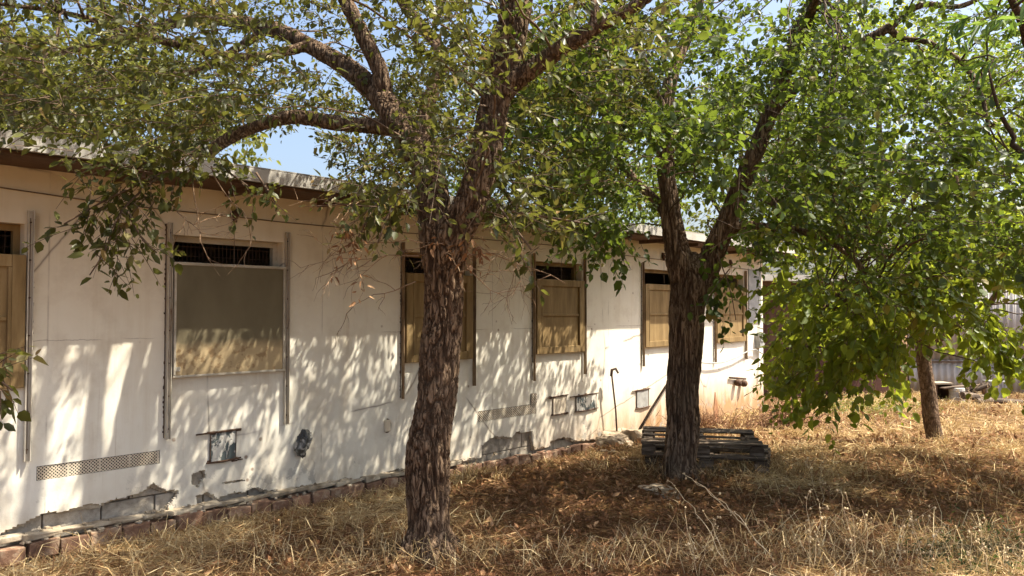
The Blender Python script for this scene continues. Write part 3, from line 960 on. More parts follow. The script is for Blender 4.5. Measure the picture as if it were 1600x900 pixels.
def leaves(cent, dirs, nl, tw, ll, lw, droop, spread=1.0, curl=0.12):
    """cent, dirs (n,3). returns verts, quads, tint, twig arrays"""
    n = len(cent)
    dirs = nrm(dirs)
    s = np.tile((np.arange(nl) + 0.6) / nl, (n, 1)) + rng.normal(0, 0.04, (n, nl))
    L = tw * rng.uniform(0.6, 1.3, (n, 1))
    sag = np.zeros((n, nl, 3)); sag[..., 2] = -droop * (s * L) ** 2 * 1.1
    base = cent[:, None, :] + dirs[:, None, :] * (s * L)[..., None] + sag
    side = nrm(np.cross(dirs, rng.normal(0, 1, (n, 3))))
    sgn = np.where(np.arange(nl) % 2 == 0, 1.0, -1.0)[None, :, None]
    a = dirs[:, None, :] * 0.55 + side[:, None, :] * sgn * 0.8 * spread + rng.normal(0, 0.42, (n, nl, 3))
    a[..., 2] -= droop * 0.8
    a = nrm(a)
    upv = rng.normal(0, 0.55, (n, nl, 3)); upv[..., 2] += 1.0
    w = nrm(np.cross(a, upv))
    nn = np.cross(w, a)
    l = (ll * rng.uniform(0.42, 1.4, (n, nl)))[..., None]
    hw = l * lw * 0.5 * rng.uniform(0.85, 1.15, (n, nl))[..., None]
    fo = l * 0.10 * rng.uniform(0.2, 1.6, (n, nl))[..., None]
    cu = l * curl * rng.uniform(-0.6, 1.6, (n, nl))[..., None]
    b = base + a * 0.012
    v0 = b
    v1 = b + a * l * 0.22 + w * hw * 0.86 + nn * fo
    v2 = b + a * l * 0.58 + w * hw * 0.92 + nn * fo * 0.7 - nn * cu * 0.3
    v3 = b + a * l - nn * cu
    v4 = b + a * l * 0.58 - w * hw * 0.92 + nn * fo * 0.7 - nn * cu * 0.3
    v5 = b + a * l * 0.22 - w * hw * 0.86 + nn * fo
    V = np.stack([v0, v1, v2, v3, v4, v5], 2).reshape(-1, 3)
    m = n * nl
    o = (np.arange(m) * 6)[:, None]
    Q = np.concatenate([o + np.array([[0, 1, 2, 3]]), o + np.array([[0, 3, 4, 5]])], 1).reshape(-1, 4)
    ct = np.clip(rng.normal(0.45, 0.22, (n, 1)) + rng.normal(0, 0.17, (n, nl)), 0, 1)
    ct = np.where(rng.random((n, nl)) < 0.03, rng.uniform(0.9, 1.0, (n, nl)), ct)
    tint = np.repeat(ct.reshape(-1), 2)
    # twig: 3-sided stick of two segments
    r = 0.0028
    e0 = cent; e1 = cent + dirs * L * 0.5; e1 = e1 + np.array([0, 0, -1.0]) * droop * (0.5 * L) ** 2 * 1.1
    e2 = cent + dirs * L + np.array([0, 0, -1.0]) * droop * L ** 2 * 1.1
    p = side; q2 = np.cross(dirs, side)
    ring = [p, -0.5 * p + 0.87 * q2, -0.5 * p - 0.87 * q2]
    TV = np.stack([e + k * rr for e, rr in ((e0, r), (e1, r * 0.8), (e2, r * 0.4)) for k in ring], 1).reshape(-1, 3)
    oo = (np.arange(n) * 9)[:, None]
    TQ = np.concatenate([oo + np.array([[g * 3 + k, g * 3 + (k + 1) % 3, g * 3 + 3 + (k + 1) % 3, g * 3 + 3 + k]]) for g in (0, 1) for k in range(3)], 1).reshape(-1, 4)
    return V, Q, tint, TV, TQ


def vnoise(P, sc, seed):
    return np.array([mn.noise(Vector((p[0] * sc + seed, p[1] * sc, p[2] * sc))) for p in P])


def edge_fn(poly_pts):
    xs = [p[0] for p in poly_pts]; ys = [p[1] for p in poly_pts]
    return lambda px: np.interp(px, xs, ys)


def sample_crown(cn, rd, n_low, n_high, zsplit, edge=None, clump=0.0, seed=0, gaps=(), ymin=3.4):
    """cluster centres in an ellipsoid; below zsplit n_low tries, above n_high tries"""
    out = []
    for n, lo in ((n_low, True), (n_high, False)):
        P = rng.uniform(-1, 1, (n, 3))
        P = P[(P ** 2).sum(1) < 1]
        P = P * np.array(rd) + np.array(cn)
        P = P[(P[:, 2] < zsplit) == lo]
        P = P[P[:, 1] > ymin]
        # keep clear of the building itself
        q = (P - np.array(FOOT)) @ np.array(WN)
        P = P[(q < -0.35) | (P[:, 2] > 2.95)]
        if clump:
            P = P[vnoise(P, 1.7, seed) + 0.35 * vnoise(P, 4.0, seed + 5) > clump]
        px, py, dz = proj(P)
        if edge is not None and len(P):
            jitter = rng.normal(0, 9, len(P)) + 26 * vnoise(P, 2.6, seed + 50)
            infr = (px > -150) & (px < 1750)
            P2 = ~infr | (py < edge(px) + jitter - 12)
            for gx_, gy_, rx, ry, pr in gaps:
                ins = ((px - gx_) / rx) ** 2 + ((py - gy_) / ry) ** 2 < 1
                P2 &= ~(ins & (rng.random(len(P)) > pr))
            P = P[P2]
        out.append(P)
    return np.concatenate(out)


def clear_limbs(P, limbs, wpx, p):
    """open air in front of the main limbs"""
    px, py, dz = proj(P)
    k = np.ones(len(P), bool)
    for L in limbs:
        c = np.array([tuple(q) for q, r in catmull(L, 0.06)])
        lx, ly, lz = proj(c)
        for a, b, z in zip(lx, ly, lz):
            k &= ~((np.hypot(px - a, py - b) < wpx) & (dz < z + .05) & (rng.random(len(P)) < p))
    return P[k]


def branchlets(mb, P, limbs, count, r0=0.0095):
    """curved side branches from the limbs out to some of the leaf clusters"""
    S = np.array([p for L in limbs for p, r in catmull(L, 0.12)])
    SR = np.array([r for L in limbs for p, r in catmull(L, 0.12)])
    if len(P) == 0: return
    for i in rng.choice(len(P), min(count, len(P)), replace=False):
        e = P[i]
        dd = np.linalg.norm(S - e, axis=1) + 0.4 * np.maximum(0, S[:, 2] - e[2])
        cand = np.argsort(dd)[:6]
        j = int(rng.choice(cand))
        s = Vector(S[j]); e = Vector(e)
        L = (e - s).length
        if L > 2.6: continue
        ax_, ay_, _ = proj(np.array([tuple(s.lerp(e, f)) for f in (.3, .5, .7)]))
        if ((ax_ > 370) & (ax_ < 550) & (ay_ > 195) & (ay_ < 330)).any(): continue
        mid = s.lerp(e, 0.5) + Vector(rng.normal(0, 0.09 * L, 3)) + Vector((0, 0, 0.10 * L))
        r = min(r0, SR[j] * 0.6)
        c = catmull([(s, r), (mid, r * 0.7), (e, r * 0.28)], 0.12)
        mb.tube([p + Vector(rng.normal(0, 0.012, 3)) for p, _ in c], [q for _, q in c], 5, tint=rng.random())


def make_tree(name, label, cat, base, limbs, barkmat, bark, crownP, dirs, leafspec, leafmat, nb, group=None, extra=()):
    e = empty(name, label, cat, base, 0, group)
    bpy.context.view_layer.update()
    if bark is not None:
        trunk_mesh('trunk', limbs, barkmat, e, *bark)
    else:
        mb = MB()
        for L in limbs:
            c = catmull(L, 0.15)
            mb.tube([p for p, r in c], [r for p, r in c], 8)
        t = mb.build('trunk', barkmat, e, smooth=True); t.matrix_parent_inverse = e.matrix_world.inverted()
    nl, tw, ll, lw, droop = leafspec
    V, Q, tint, TV, TQ = leaves(crownP, dirs, nl, tw, ll, lw, droop)
    for (P2, D2, spec) in extra:
        n2 = leaves(P2, D2, *spec)
        Q = np.concatenate([Q, n2[1] + len(V)]); V = np.concatenate([V, n2[0]]); tint = np.concatenate([tint, n2[2]])
        TQ = np.concatenate([TQ, n2[4] + len(TV)]); TV = np.concatenate([TV, n2[3]])
    o = npmesh('crown', V, Q, leafmat, e, tint); o.matrix_parent_inverse = e.matrix_world.inverted()
    if nb:
        mb = MB()
        branchlets(mb, crownP, limbs, nb)
        nq = len(mb.v)
        mv = np.concatenate([np.array(mb.v).reshape(-1, 3), TV])
        b = mb.build('branches', M['twig'], e, smooth=True); b.matrix_parent_inverse = e.matrix_world.inverted()
    o = npmesh('twig_sprays', TV, TQ, M['twig'], e, np.full(len(TQ), 0.5)); o.matrix_parent_inverse = e.matrix_world.inverted()
    return e


def outward(P, c, up=0.25, rnd=0.6):
    d = nrm(P - np.array(c)) + rng.normal(0, rnd, P.shape)
    d[:, 2] = d[:, 2] * 0.5 + up
    return nrm(d)


def line_clusters(pxl, n, jit):
    """clusters along a hanging branch; pxl list of (px,py,Y)"""
    pts = [(at(*p), 0.01) for p in pxl]
    c = catmull(pts, 0.05)
    P = []; D = []
    for _ in range(n):
        k = random.randrange(len(c) - 1)
        p = c[k][0]; d = (c[k + 1][0] - c[k][0]).normalized()
        P.append(p + Vector(rng.normal(0, jit, 3))); D.append(d * 0.7 + Vector(rng.normal(0, 0.6, 3)) + Vector((0, 0, -0.1)))
    return np.array(P), np.array(D), pts


# ---- near tree with furrowed trunk
b1 = ground_at(668, 868)
Y1 = b1.y


def lim(pts):  # (px,py,Y offset, radius px at that depth)
    return lambda Y: [(at(px, py, Y + dy), rp / F * (Y + dy)) for px, py, dy, rp in pts]


tr1 = [(b1 + Vector((0, 0, -0.25)), 0.23), (b1 + Vector((0, 0, 0.0)), 0.172)] + lim([(669, 830, 0, 32), (670, 740, 0, 32), (680, 640, 0, 29.5), (684, 560, 0, 30), (689, 490, 0, 29), (692, 420, 0, 30), (695, 380, 0, 26), (698, 355, 0, 15), (699, 345, 0, 6)])(Y1)
l1a = lim([(690, 430, 0, 27), (680, 350, .02, 25), (670, 285, .08, 24), (653, 240, .2, 23), (625, 195, .35, 21), (590, 148, .55, 18), (540, 105, .8, 14.5), (480, 70, 1.0, 12), (420, 45, 1.2, 12), (300, 30, 1.5, 9), (150, 70, 1.8, 6), (20, 95, 2.0, 4)])(Y1)
l1b = lim([(694, 430, 0, 27), (712, 370, -.05, 27), (735, 315, -.1, 25), (757, 245, -.1, 24), (772, 170, -.1, 23), (788, 90, -.1, 24), (806, 10, -.1, 24), (815, -60, -.1, 24), (830, -200, 0, 20), (800, -420, .2, 14), (780, -600, .3, 8)])(Y1)
l1c = lim([(632, 205, .32, 13), (600, 198, .4, 12.5), (560, 196, .5, 12), (510, 190, .6, 11.5), (455, 183, .7, 11), (400, 198, .8, 9), (360, 215, .9, 10), (320, 240, 1.0, 8), (285, 246, 1.05, 5)])(Y1)
l1d = lim([(600, 160, .5, 14), (592, 110, .5, 13), (565, 50, .5, 12), (540, 0, .5, 11), (500, -80, .6, 9), (450, -200, .8, 6)])(Y1)
l1e = lim([(772, 165, -.1, 18), (800, 130, -.15, 16), (850, 95, -.25, 14), (895, 65, -.35, 13), (935, 40, -.4, 11), (990, 10, -.5, 9), (1060, -40, -.6, 7), (1150, -120, -.7, 4)])(Y1)
l1f = lim([(928, 44, -.4, 8), (930, 15, -.4, 7), (920, -30, -.35, 6), (900, -140, -.3, 4)])(Y1)
l1g = lim([(680, 300, .1, 14), (660, 200, .25, 12), (690, 90, .4, 10), (640, 20, .6, 9), (600, -60, .7, 7), (560, -200, .9, 4)])(Y1)
l1h = lim([(480, 72, 1.0, 8), (380, 90, .6, 7), (240, 60, .2, 6), (100, 20, -.1, 4), (-60, 0, -.3, 3)])(Y1)
l1i = lim([(420, 45, 1.2, 7), (300, 110, 1.3, 6), (170, 120, 1.2, 5), (0, 180, 1.3, 3)])(Y1)
def roots(b, r, n, seed):
    out = []
    for k in range(n):
        a = seed + k * 6.283 / n + random.uniform(-.3, .3)
        d = Vector((math.cos(a), math.sin(a), 0))
        out.append([(b + d * r * .3 + Vector((0, 0, r * 1.3)), r * .42), (b + d * r * 1.0 + Vector((0, 0, r * .35)), r * .36), (b + d * r * 1.7 + Vector((0, 0, -.03)), r * .25), (b + d * r * 2.6 + Vector((0, 0, -.10)), r * .14)])
    return out


LIMB1 = roots(b1, 0.165, 6, 0.4) + [tr1, l1a, l1b, l1c, l1d, l1e, l1f, l1g, l1h, l1i]
edge1 = edge_fn([(-400, 185), (0, 188), (70, 225), (180, 262), (250, 300), (310, 285), (370, 225), (400, 200), (520, 205), (545, 300), (600, 345), (650, 330), (700, 300), (745, 340), (800, 370), (860, 350), (930, 300), (1000, 150), (1080, 60), (1120, -300), (1800, -400)])
c1 = (-1.15, 5.7, 4.3)
P1 = sample_crown(c1, (4.2, 3.0, 2.9), 95000, 15000, 3.75, edge1, 0.02, 3, gaps=[(455, 245, 75, 45, 0.05), (470, 210, 60, 20, 0.3), (680, 380, 60, 70, 0.0), (690, 300, 50, 40, .35)])
P1 = P1[~((P1[:, 1] < 5.6) & (P1[:, 0] > 0.2) & (rng.random(len(P1)) < .75))]
P1 = clear_limbs(P1, [l1c, l1e[:6], l1a[5:9], l1d[1:4]], 24, .30)
P1 = clear_limbs(P1, [l1b[1:8]], 36, .75)
D1 = outward(P1, (-0.5, 5.2, 3.0), 0.1, 0.7)
sp = []
for pl, n, j in (([(330, 215, 5.2), (250, 275, 4.9), (190, 330, 4.7), (165, 390, 4.6), (140, 430, 4.55)], 34, 0.06),
                 ([(245, 275, 4.9), (170, 310, 4.7), (100, 350, 4.6)], 22, 0.05),
                 ([(200, 330, 4.7), (220, 370, 4.7), (245, 395, 4.7)], 12, 0.04),
                 ([(300, 240, 5.1), (200, 260, 4.8), (130, 275, 4.6)], 30, 0.08),
                 ([(-60, 520, 3.5), (-15, 580, 3.5), (20, 610, 3.5)], 12, 0.04),
                 ([(400, 270, 5.3), (430, 315, 5.2)], 6, 0.03), ([(345, 260, 5.3), (400, 300, 5.3)], 8, .05),
                 ([(580, 330, 5.0), (560, 370, 4.9)], 9, 0.05), ([(620, 300, 5.0), (590, 380, 4.9)], 8, 0.05),
                 ([(770, 310, 5.0), (830, 390, 4.9)], 14, 0.07), ([(800, 330, 4.9), (920, 350, 4.9)], 14, 0.06)):
    sp.append(line_clusters(pl, n, j))
SP = np.concatenate([s[0] for s in sp]); SD = np.concatenate([s[1] for s in sp])
LIMB1B = LIMB1 + [[(p, 0.010 - 0.0025 * i / 2) for i, (p, r) in enumerate(s[2])] for s in sp]
T1e = make_tree('shade_tree', 'near tree with thick furrowed trunk and olive leaves in front of the wall', 'tree', b1, LIMB1, M['bark1'],
                (0.0065, 0.024, 25, 5.0), P1, D1, (13, 0.28, 0.046, 0.52, 0.35), M['leaf1'], 100, extra=[(SP, SD, (7, 0.24, 0.070, 0.5, 0.4))])
for s in sp:
    c = catmull([(p, 0.009 * (1 - 0.75 * i / len(s[2]))) for i, (p, r) in enumerate(s[2])], 0.06)
    o = MB().tube([p for p, _ in c], [r for _, r in c], 5).build('branch', M['twig'], T1e, smooth=True); o.matrix_parent_inverse = T1e.matrix_world.inverted()
# dead bare twigs round the fork
mb = MB()


def deadtwig(p, d, L, r, depth):
    pts = [p.copy()]
    n = 6
    for k in range(n):
        d = (d + Vector(rng.normal(0, 0.22, 3)) + Vector((0, 0, -0.05))).normalized()
        p = p + d * (L / n)
        pts.append(p.copy())
        if depth > 0 and k > 0 and rng.random() < 0.62:
            deadtwig(p.copy(), (d + Vector(rng.normal(0, 0.6, 3))).normalized(), L * rng.uniform(0.35, 0.6), r * 0.6, depth - 1)
    mb.tube(pts, list(np.linspace(r, r * 0.35, n + 1)), 4, tint=rng.random())


for px, py, dx, dz, L in ((655, 400, -1, -.12, .62), (660, 380, -1, .05, .6), (650, 440, -1, -.35, .45), (655, 350, -1, -.25, .65), (660, 330, -.8, .1, .4), (730, 400, 1, -.1, .5),
                          (740, 380, 1, -.2, .7), (735, 350, 1, .05, .6), (730, 420, .7, -.5, .35), (760, 330, 1, -.35, .7), (700, 400, .2, -.3, .25), (720, 380, .4, .3, .3), (640, 300, -1, -.4, .6), (700, 385, -.6, .3, .3), (300, 280, .3, -.9, .5), (330, 260, .5, -.9, .6), (270, 290, .1, -1, .45)):
    yy = Y1 - 0.14 if px > 500 else 5.1
    deadtwig(at(px, py, yy), Vector((dx, -0.35, dz)).normalized(), L, 0.006, 2)
o = mb.build('dead_sprays', M['deadtwig'], T1e, smooth=True); o.matrix_parent_inverse = T1e.matrix_world.inverted()
DP = np.array([at(random.gauss(555, 14), random.gauss(385, 26), 4.9) for _ in range(14)] + [at(random.gauss(720, 22), random.gauss(372, 12), 4.9) for _ in range(12)])
V, Q, tint, TV, TQ = leaves(DP, np.tile([0, 0, -1.0], (len(DP), 1)) + rng.normal(0, .3, DP.shape), 6, 0.12, 0.05, 0.35, 0.5)
o = npmesh('dead_leaves', V, Q, M['deadleaf'], T1e, tint); o.matrix_parent_inverse = T1e.matrix_world.inverted()

# ---- second tree, stringy trunk
b2 = ground_at(1063, 748)
Y2 = b2.y
tr2 = [(b2 + Vector((0, 0, -0.25)), 0.22), (b2 + Vector((0, 0, 0.02)), 0.175)] + lim([(1064, 710, 0, 24.5), (1066, 640, 0, 24), (1069, 560, 0, 24.5), (1074, 500, 0, 26.5), (1078, 455, 0, 28), (1080, 425, 0, 23), (1081, 405, 0, 14), (1081, 394, 0, 6)])(Y2)
l2a = lim([(1072, 460, 0, 21), (1060, 405, 0, 20), (1050, 350, 0, 16), (1044, 300, 0, 14), (1040, 230, 0, 13), (1040, 160, 0, 12), (1060, 90, .1, 9), (1085, 30, .2, 8), (1095, -40, .2, 9), (1080, -200, .4, 6), (1090, -330, .5, 4)])(Y2)
l2b = lim([(1083, 465, 0, 20), (1104, 417, 0, 19), (1130, 360, -.1, 16), (1155, 295, -.2, 15), (1180, 235, -.3, 13), (1205, 175, -.4, 12), (1228, 110, -.5, 11), (1245, 50, -.6, 10), (1275, -20, -.7, 8), (1300, -150, -.8, 8), (1330, -300, -.9, 5)])(Y2)
l2c = lim([(1056, 395, .02, 9), (1046, 355, .06, 8.5), (1030, 320, .1, 7.5), (990, 280, .2, 7), (960, 235, .3, 6), (945, 180, .4, 5.5), (930, 120, .5, 6), (900, 40, .5, 4)])(Y2)
l2d = lim([(1205, 180, -.4, 8), (1245, 135, -.5, 8.5), (1300, 90, -.6, 8.5), (1350, 65, -.8, 8), (1390, 42, -.9, 7), (1440, 8, -1, 5), (1500, 10, -1.1, 4), (1560, -20, -1.2, 4)])(Y2)
l2e = lim([(1388, 44, -.9, 5.5), (1410, 60, -.9, 5), (1450, 66, -1, 4.5), (1500, 95, -1.1, 4), (1530, 140, -1.2, 4), (1545, 200, -1.3, 3)])(Y2)
l2f = lim([(1135, 360, -.1, 9), (1170, 352, -.2, 7), (1222, 355, -.2, 6), (1208, 320, -.2, 5), (1200, 290, -.1, 3)])(Y2)
l2g = lim([(1222, 355, -.2, 6), (1280, 370, -.4, 5), (1340, 410, -.6, 4), (1360, 460, -.7, 3)])(Y2)
l2h = lim([(1042, 190, 0, 9), (1010, 120, -.4, 8), (985, 40, -.9, 6), (940, -60, -1.3, 5), (900, -200, -1.6, 3)])(Y2)
l2i = lim([(1228, 110, -.5, 10), (1260, 40, -1.2, 8), (1290, -60, -1.9, 6), (1300, -200, -2.5, 4)])(Y2)
LIMB2 = roots(b2, 0.17, 6, 1.0) + [tr2, l2a, l2b, l2c, l2d, l2e, l2f, l2g, l2h, l2i]
edge2 = edge_fn([(-400, -400), (760, -300), (800, 50), (840, 345), (900, 385), (960, 380), (1010, 340), (1060, 330), (1110, 350), (1130, 375), (1170, 390), (1210, 410), (1300, 480), (1420, 470), (1500, 430), (1700, 420)])
c2 = (2.4, 7.4, 4.2)
P2 = sample_crown(c2, (3.7, 3.1, 3.1), 66000, 5000, 4.45, edge2, 0.06, 13, gaps=[(1010, 350, 14, 14, .3), (1095, 340, 30, 45, 0.1), (1250, 400, 45, 30, 0.1), (1450, 120, 25, 20, .3), (1450, 195, 20, 20, 0.2)], ymin=4.9)
P2 = P2[~((P2[:, 1] < 6.0) & (P2[:, 2] > 3.6) & (rng.random(len(P2)) < .85))]
P2 = P2[~((P2[:, 0] > 3.3) & (P2[:, 2] > 3.9) & (rng.random(len(P2)) < .38))]
P2 = P2[~((P2[:, 0] > 3.6) & (P2[:, 2] <= 3.9) & (P2[:, 2] > 2.5) & (rng.random(len(P2)) < .8))]
P2 = clear_limbs(P2, [l2b[1:7], l2a[1:4]], 27, .42)
P2 = clear_limbs(P2, [l2c[:4], l2d[1:6], l2e[:3]], 18, .12)
D2 = outward(P2, (1.8, 7.8, 3.0), 0.05, 0.7)
sp2 = [line_clusters(pl, n, j) for pl, n, j in (
    ([(1120, 395, 7.4), (1140, 450, 7.2), (1150, 500, 7.2)], 13, 0.09), ([(1140, 420, 7.3), (1110, 460, 7.2), (1095, 490, 7.2)], 6, 0.04),
    ([(950, 340, 7.2), (965, 380, 7.1), (985, 420, 7.1)], 12, 0.07), ([(960, 360, 7.1), (925, 400, 7.0)], 9, 0.05))]
SP2 = np.concatenate([s[0] for s in sp2]); SD2 = np.concatenate([s[1] for s in sp2]) + np.array([0, 0, -0.6])
T2e = make_tree('mulberry_tree', 'tree with stringy forked trunk and dense green crown in front of the pallets', 'tree', b2, LIMB2, M['bark2'],
                (0.0085, 0.021, 26, 2.6), P2, D2, (12, 0.32, 0.057, 0.70, 0.5), M['leaf2'], 150, extra=[(SP2, SD2, (6, 0.2, 0.085, 0.70, 0.7))])
for s in sp2:
    c = catmull([(p, 0.007 * (1 - 0.7 * i / len(s[2]))) for i, (p, r) in enumerate(s[2])], 0.06)
    o = MB().tube([p for p, _ in c], [r for _, r in c], 5).build('branch', M['twig'], T2e, smooth=True); o.matrix_parent_inverse = T2e.matrix_world.inverted()

# ---- third, slender tree with a low hanging crown
b3 = ground_at(1463, 690)
Y3 = b3.y
tr3 = [(b3 + Vector((0, 0, -0.2)), 0.13), (b3 + Vector((0, 0, 0.02)), 0.105)] + lim([(1456, 650, 0, 12), (1447, 590, 0, 10.5), (1441, 535, 0, 10), (1446, 490, 0, 8.5), (1466, 450, .1, 7.5), (1485, 410, .1, 6), (1500, 340, 0, 4), (1490, 250, 0, 3)])(Y3)
l3a = lim([(1442, 540, 0, 7), (1475, 525, -.2, 6), (1510, 500, -.4, 6), (1545, 475, -.6, 5), (1570, 440, -.8, 4), (1610, 420, -1, 3)])(Y3)
l3b = lim([(1441, 535, 0, 7), (1425, 495, -.4, 6), (1390, 460, -.9, 5), (1340, 450, -1.5, 4), (1290, 480, -2, 3), (1250, 540, -2.2, 2.5)])(Y3)
l3c = lim([(1444, 500, 0, 6), (1420, 430, -.2, 5), (1360, 380, -.5, 4), (1300, 370, -.8, 3)])(Y3)
LIMB3 = [tr3, l3a, l3b, l3c]
edge3 = edge_fn([(-400, -400), (1212, -300), (1212, 560), (1226, 632), (1260, 626), (1290, 632), (1340, 636), (1380, 626), (1418, 590), (1432, 515), (1475, 500), (1505, 515), (1530, 570), (1570, 595), (1600, 612), (1700, 620)])
c3 = (4.1, 8.2, 2.05)
P3 = sample_crown(c3, (2.35, 1.75, 1.75), 10500, 250, 2.7, edge3, 0.11, 23, gaps=[(1250, 400, 45, 30, 0.1), (1215, 500, 26, 70, .5)], ymin=5.6)
D3 = outward(P3, (4.6, 8.6, 2.4), -0.35, 0.5)
T3e = make_tree('young_mulberry_tree', 'slender leaning tree with low bright green hanging leaves at the right', 'tree', b3, LIMB3, M['bark3'],
                (0.010, 0.010, 26, 7), P3, D3, (9, 0.34, 0.098, 0.68, 0.75), M['leaf3'], 90)

# ---- tree with narrow leaves reaching in from the right
b4 = Vector((5.0, 5.3, gz(5.0, 5.3)))
L4 = [[(b4 + Vector((0, 0, -.2)), .17), (b4 + Vector((-.05, 0, 1.2)), .14), (b4 + Vector((-.3, .05, 2.4)), .12), (b4 + Vector((-.8, .1, 3.6)), .09), (b4 + Vector((-1.2, 0, 5)), .05)],
      [(b4 + Vector((-.3, .05, 2.3)), .07), (at(1640, 110, 5.1), .045), (at(1600, 40, 5.0), .028), (at(1560, -40, 4.9), .016), (at(1500, -120, 4.8), .010)],
      [(b4 + Vector((-.2, .05, 2.0)), .05), (at(1612, 250, 5.2), .022), (at(1585, 215, 5.2), .017), (at(1560, 170, 5.2), .012), (at(1545, 110, 5.2), .007)]]
edge4 = edge_fn([(-400, -600), (1500, -100), (1530, 60), (1560, 110), (1600, 105), (1640, 150), (1800, 300)])
P4 = sample_crown((4.3, 5.2, 4.4), (2.0, 1.7, 1.7), 500, 170, 3.6, edge4, 0.0, 33, ymin=3.6)
D4 = outward(P4, b4 + Vector((0, 0, 3.2)), 0.0, 0.6)
make_tree('willow_tree', 'tree with long narrow drooping bright green leaves at the top right', 'tree', b4, L4, M['bark3'], None, P4, D4, (14, 0.42, 0.16, 0.13, 0.9), M['leaf4'], 40)

# ---- trees beyond the building and the yard
def far_tree(x, y, h, rx, rz, n, label, leafm, ll=0.13, name='background_tree'):
    b = Vector((x, y, -0.25))
    k = random.uniform(-.3, .3)
    L = [[(b, .2), (b + Vector((k * .3, 0, h * .35)), .16), (b + Vector((k, 0, h * .7)), .08), (b + Vector((k, 0, h * .92)), .03)],
         [(b + Vector((k * .4, 0, h * .38)), .09), (b + Vector((rx * .4, -.2, h * .6)), .06), (b + Vector((rx * .7, -.3, h * .72)), .02)],
         [(b + Vector((k * .4, 0, h * .4)), .09), (b + Vector((-rx * .4, -.2, h * .62)), .06), (b + Vector((-rx * .7, -.3, h * .7)), .02)]]
    P = rng.uniform(-1, 1, (n, 3)); P = P[((P ** 2).sum(1) < 1) & ((P ** 2).sum(1) > 0.12)]
    P = P * np.array((rx, rx * .9, rz)) + np.array((x + k * .6, y, h - rz))
    P = P[vnoise(P, 0.9, x) + .3 * vnoise(P, 2.5, y) > -0.12]
    make_tree(name, label, 'tree', b, L, M['bark3'], None, P, outward(P, (x, y, h - rz * 1.2), 0.1, .6), (12, 0.5, ll, 0.6, 0.4), leafm, 40, 'trees beyond the building')


far_tree(-12.0, 12.6, 6.2, 3.2, 2.6, 4600, 'yellow green tree over the roof at the far left edge', M['leafbg'])
far_tree(-7.6, 13.8, 6.6, 3.0, 2.7, 4600, 'yellow green tree behind the roof beside the leftmost one', M['leafbg'])
far_tree(0.9, 20.5, 8.6, 3.6, 3.9, 4200, 'green tree behind the roof between the two big trunks', M['leaf2'])
far_tree(7.5, 25.0, 9.2, 3.6, 4.2, 3000, 'bushy tree behind the brown annex', M['leafbg'])
far_tree(10.8, 23.0, 10.6, 3.6, 4.9, 4200, 'bushy bright tree behind the corrugated fence', M['leaf3'])
far_tree(16.4, 22.0, 10.6, 3.8, 4.9, 4200, 'broad bright tree behind the fence at the right edge', M['leaf3'])

# ------------------------------------------------------------------ annex, fence, junk at the far right
ax = at(1228, 500, 16.5)
A = empty('annex_shed', 'brown annex with white flat roof edge past the far end of the wall', 'shed', (ax.x, ax.y, -0.22), R(18))
mb = MB()
mb.box((-0.75, 0, 1.2), (0.5, 0.12, 2.4)).box((1.5, 0, 1.2), (2.2, 0.12, 2.4)).box((-0.05, 0, 2.25), (0.9, 0.12, 0.3)).box((2.55, 1.6, 1.2), (0.12, 3.0, 2.4))
mb.build('wall', mat_simple('maroon_boards', [(0.3, (0.055, 0.022, 0.016)), (0.7, (0.10, 0.045, 0.03))], 5, st=(6, 1, 1), tintmul=0), A)
MB().box((-0.05, 0.02, 1.05), (0.88, 0.05, 2.08)).build('door', M['soffit'], A)
MB().box((0.8, 1.2, 2.47), (4.2, 3.8, 0.12)).build('roof', M['fascia'], A)
MB().box((0.8, -0.35, 2.36), (4.0, 0.05, 0.1)).build('gutter', M['soffit'], A)

mf = mat_simple('galvanised_sheet', [(0.3, (0.30, 0.25, 0.20)), (0.55, (0.40, 0.38, 0.35)), (0.75, (0.50, 0.47, 0.42))], 1.2, st=(1.2, 1, 0.8), rough=0.55, bstr=0.05, tintmul=0.1)
fa = at(1420, 560, 17.5)
FE = empty('corrugated_fence', 'grey corrugated metal fence behind the scrap heap at the far right', 'fence', (fa.x, fa.y, -0.22), R(-6))
for row, (z0, z1, yy) in enumerate(((0.0, 0.72, 0.0), (0.66, 2.5, 0.03))):
    xs = np.arange(0, 8.0, 0.02)
    V = []; I = []
    for i, x in enumerate(xs):
        y = yy + 0.018 * math.sin(x * 2 * math.pi / 0.14)
        V += [(x, y, z0), (x, y, z1 + (0.02 * mn.noise(Vector((math.floor(x / .9), 0, row)))))]
        if i: I.append((2 * i - 2, 2 * i, 2 * i + 1, 2 * i - 1))
    o = npmesh('metal_sheet', V, I, mf, FE, np.full(len(I), 0.5 + 0.3 * row), smooth=True)
    s = o.modifiers.new('s', 'SOLIDIFY'); s.thickness = 0.002
for k in range(5): MB().box((k * 1.95 + .05, 0.09, 1.2), (0.07, 0.07, 2.5)).build('fence_post', M['wood'], FE)
MB().box((4, -0.035, 0.69), (8, 0.02, 0.05)).build('rail', M['wood'], FE)


def jt(px, py, Y):
    p = at(px, py, Y); p.z = gz(p.x, p.y); return p


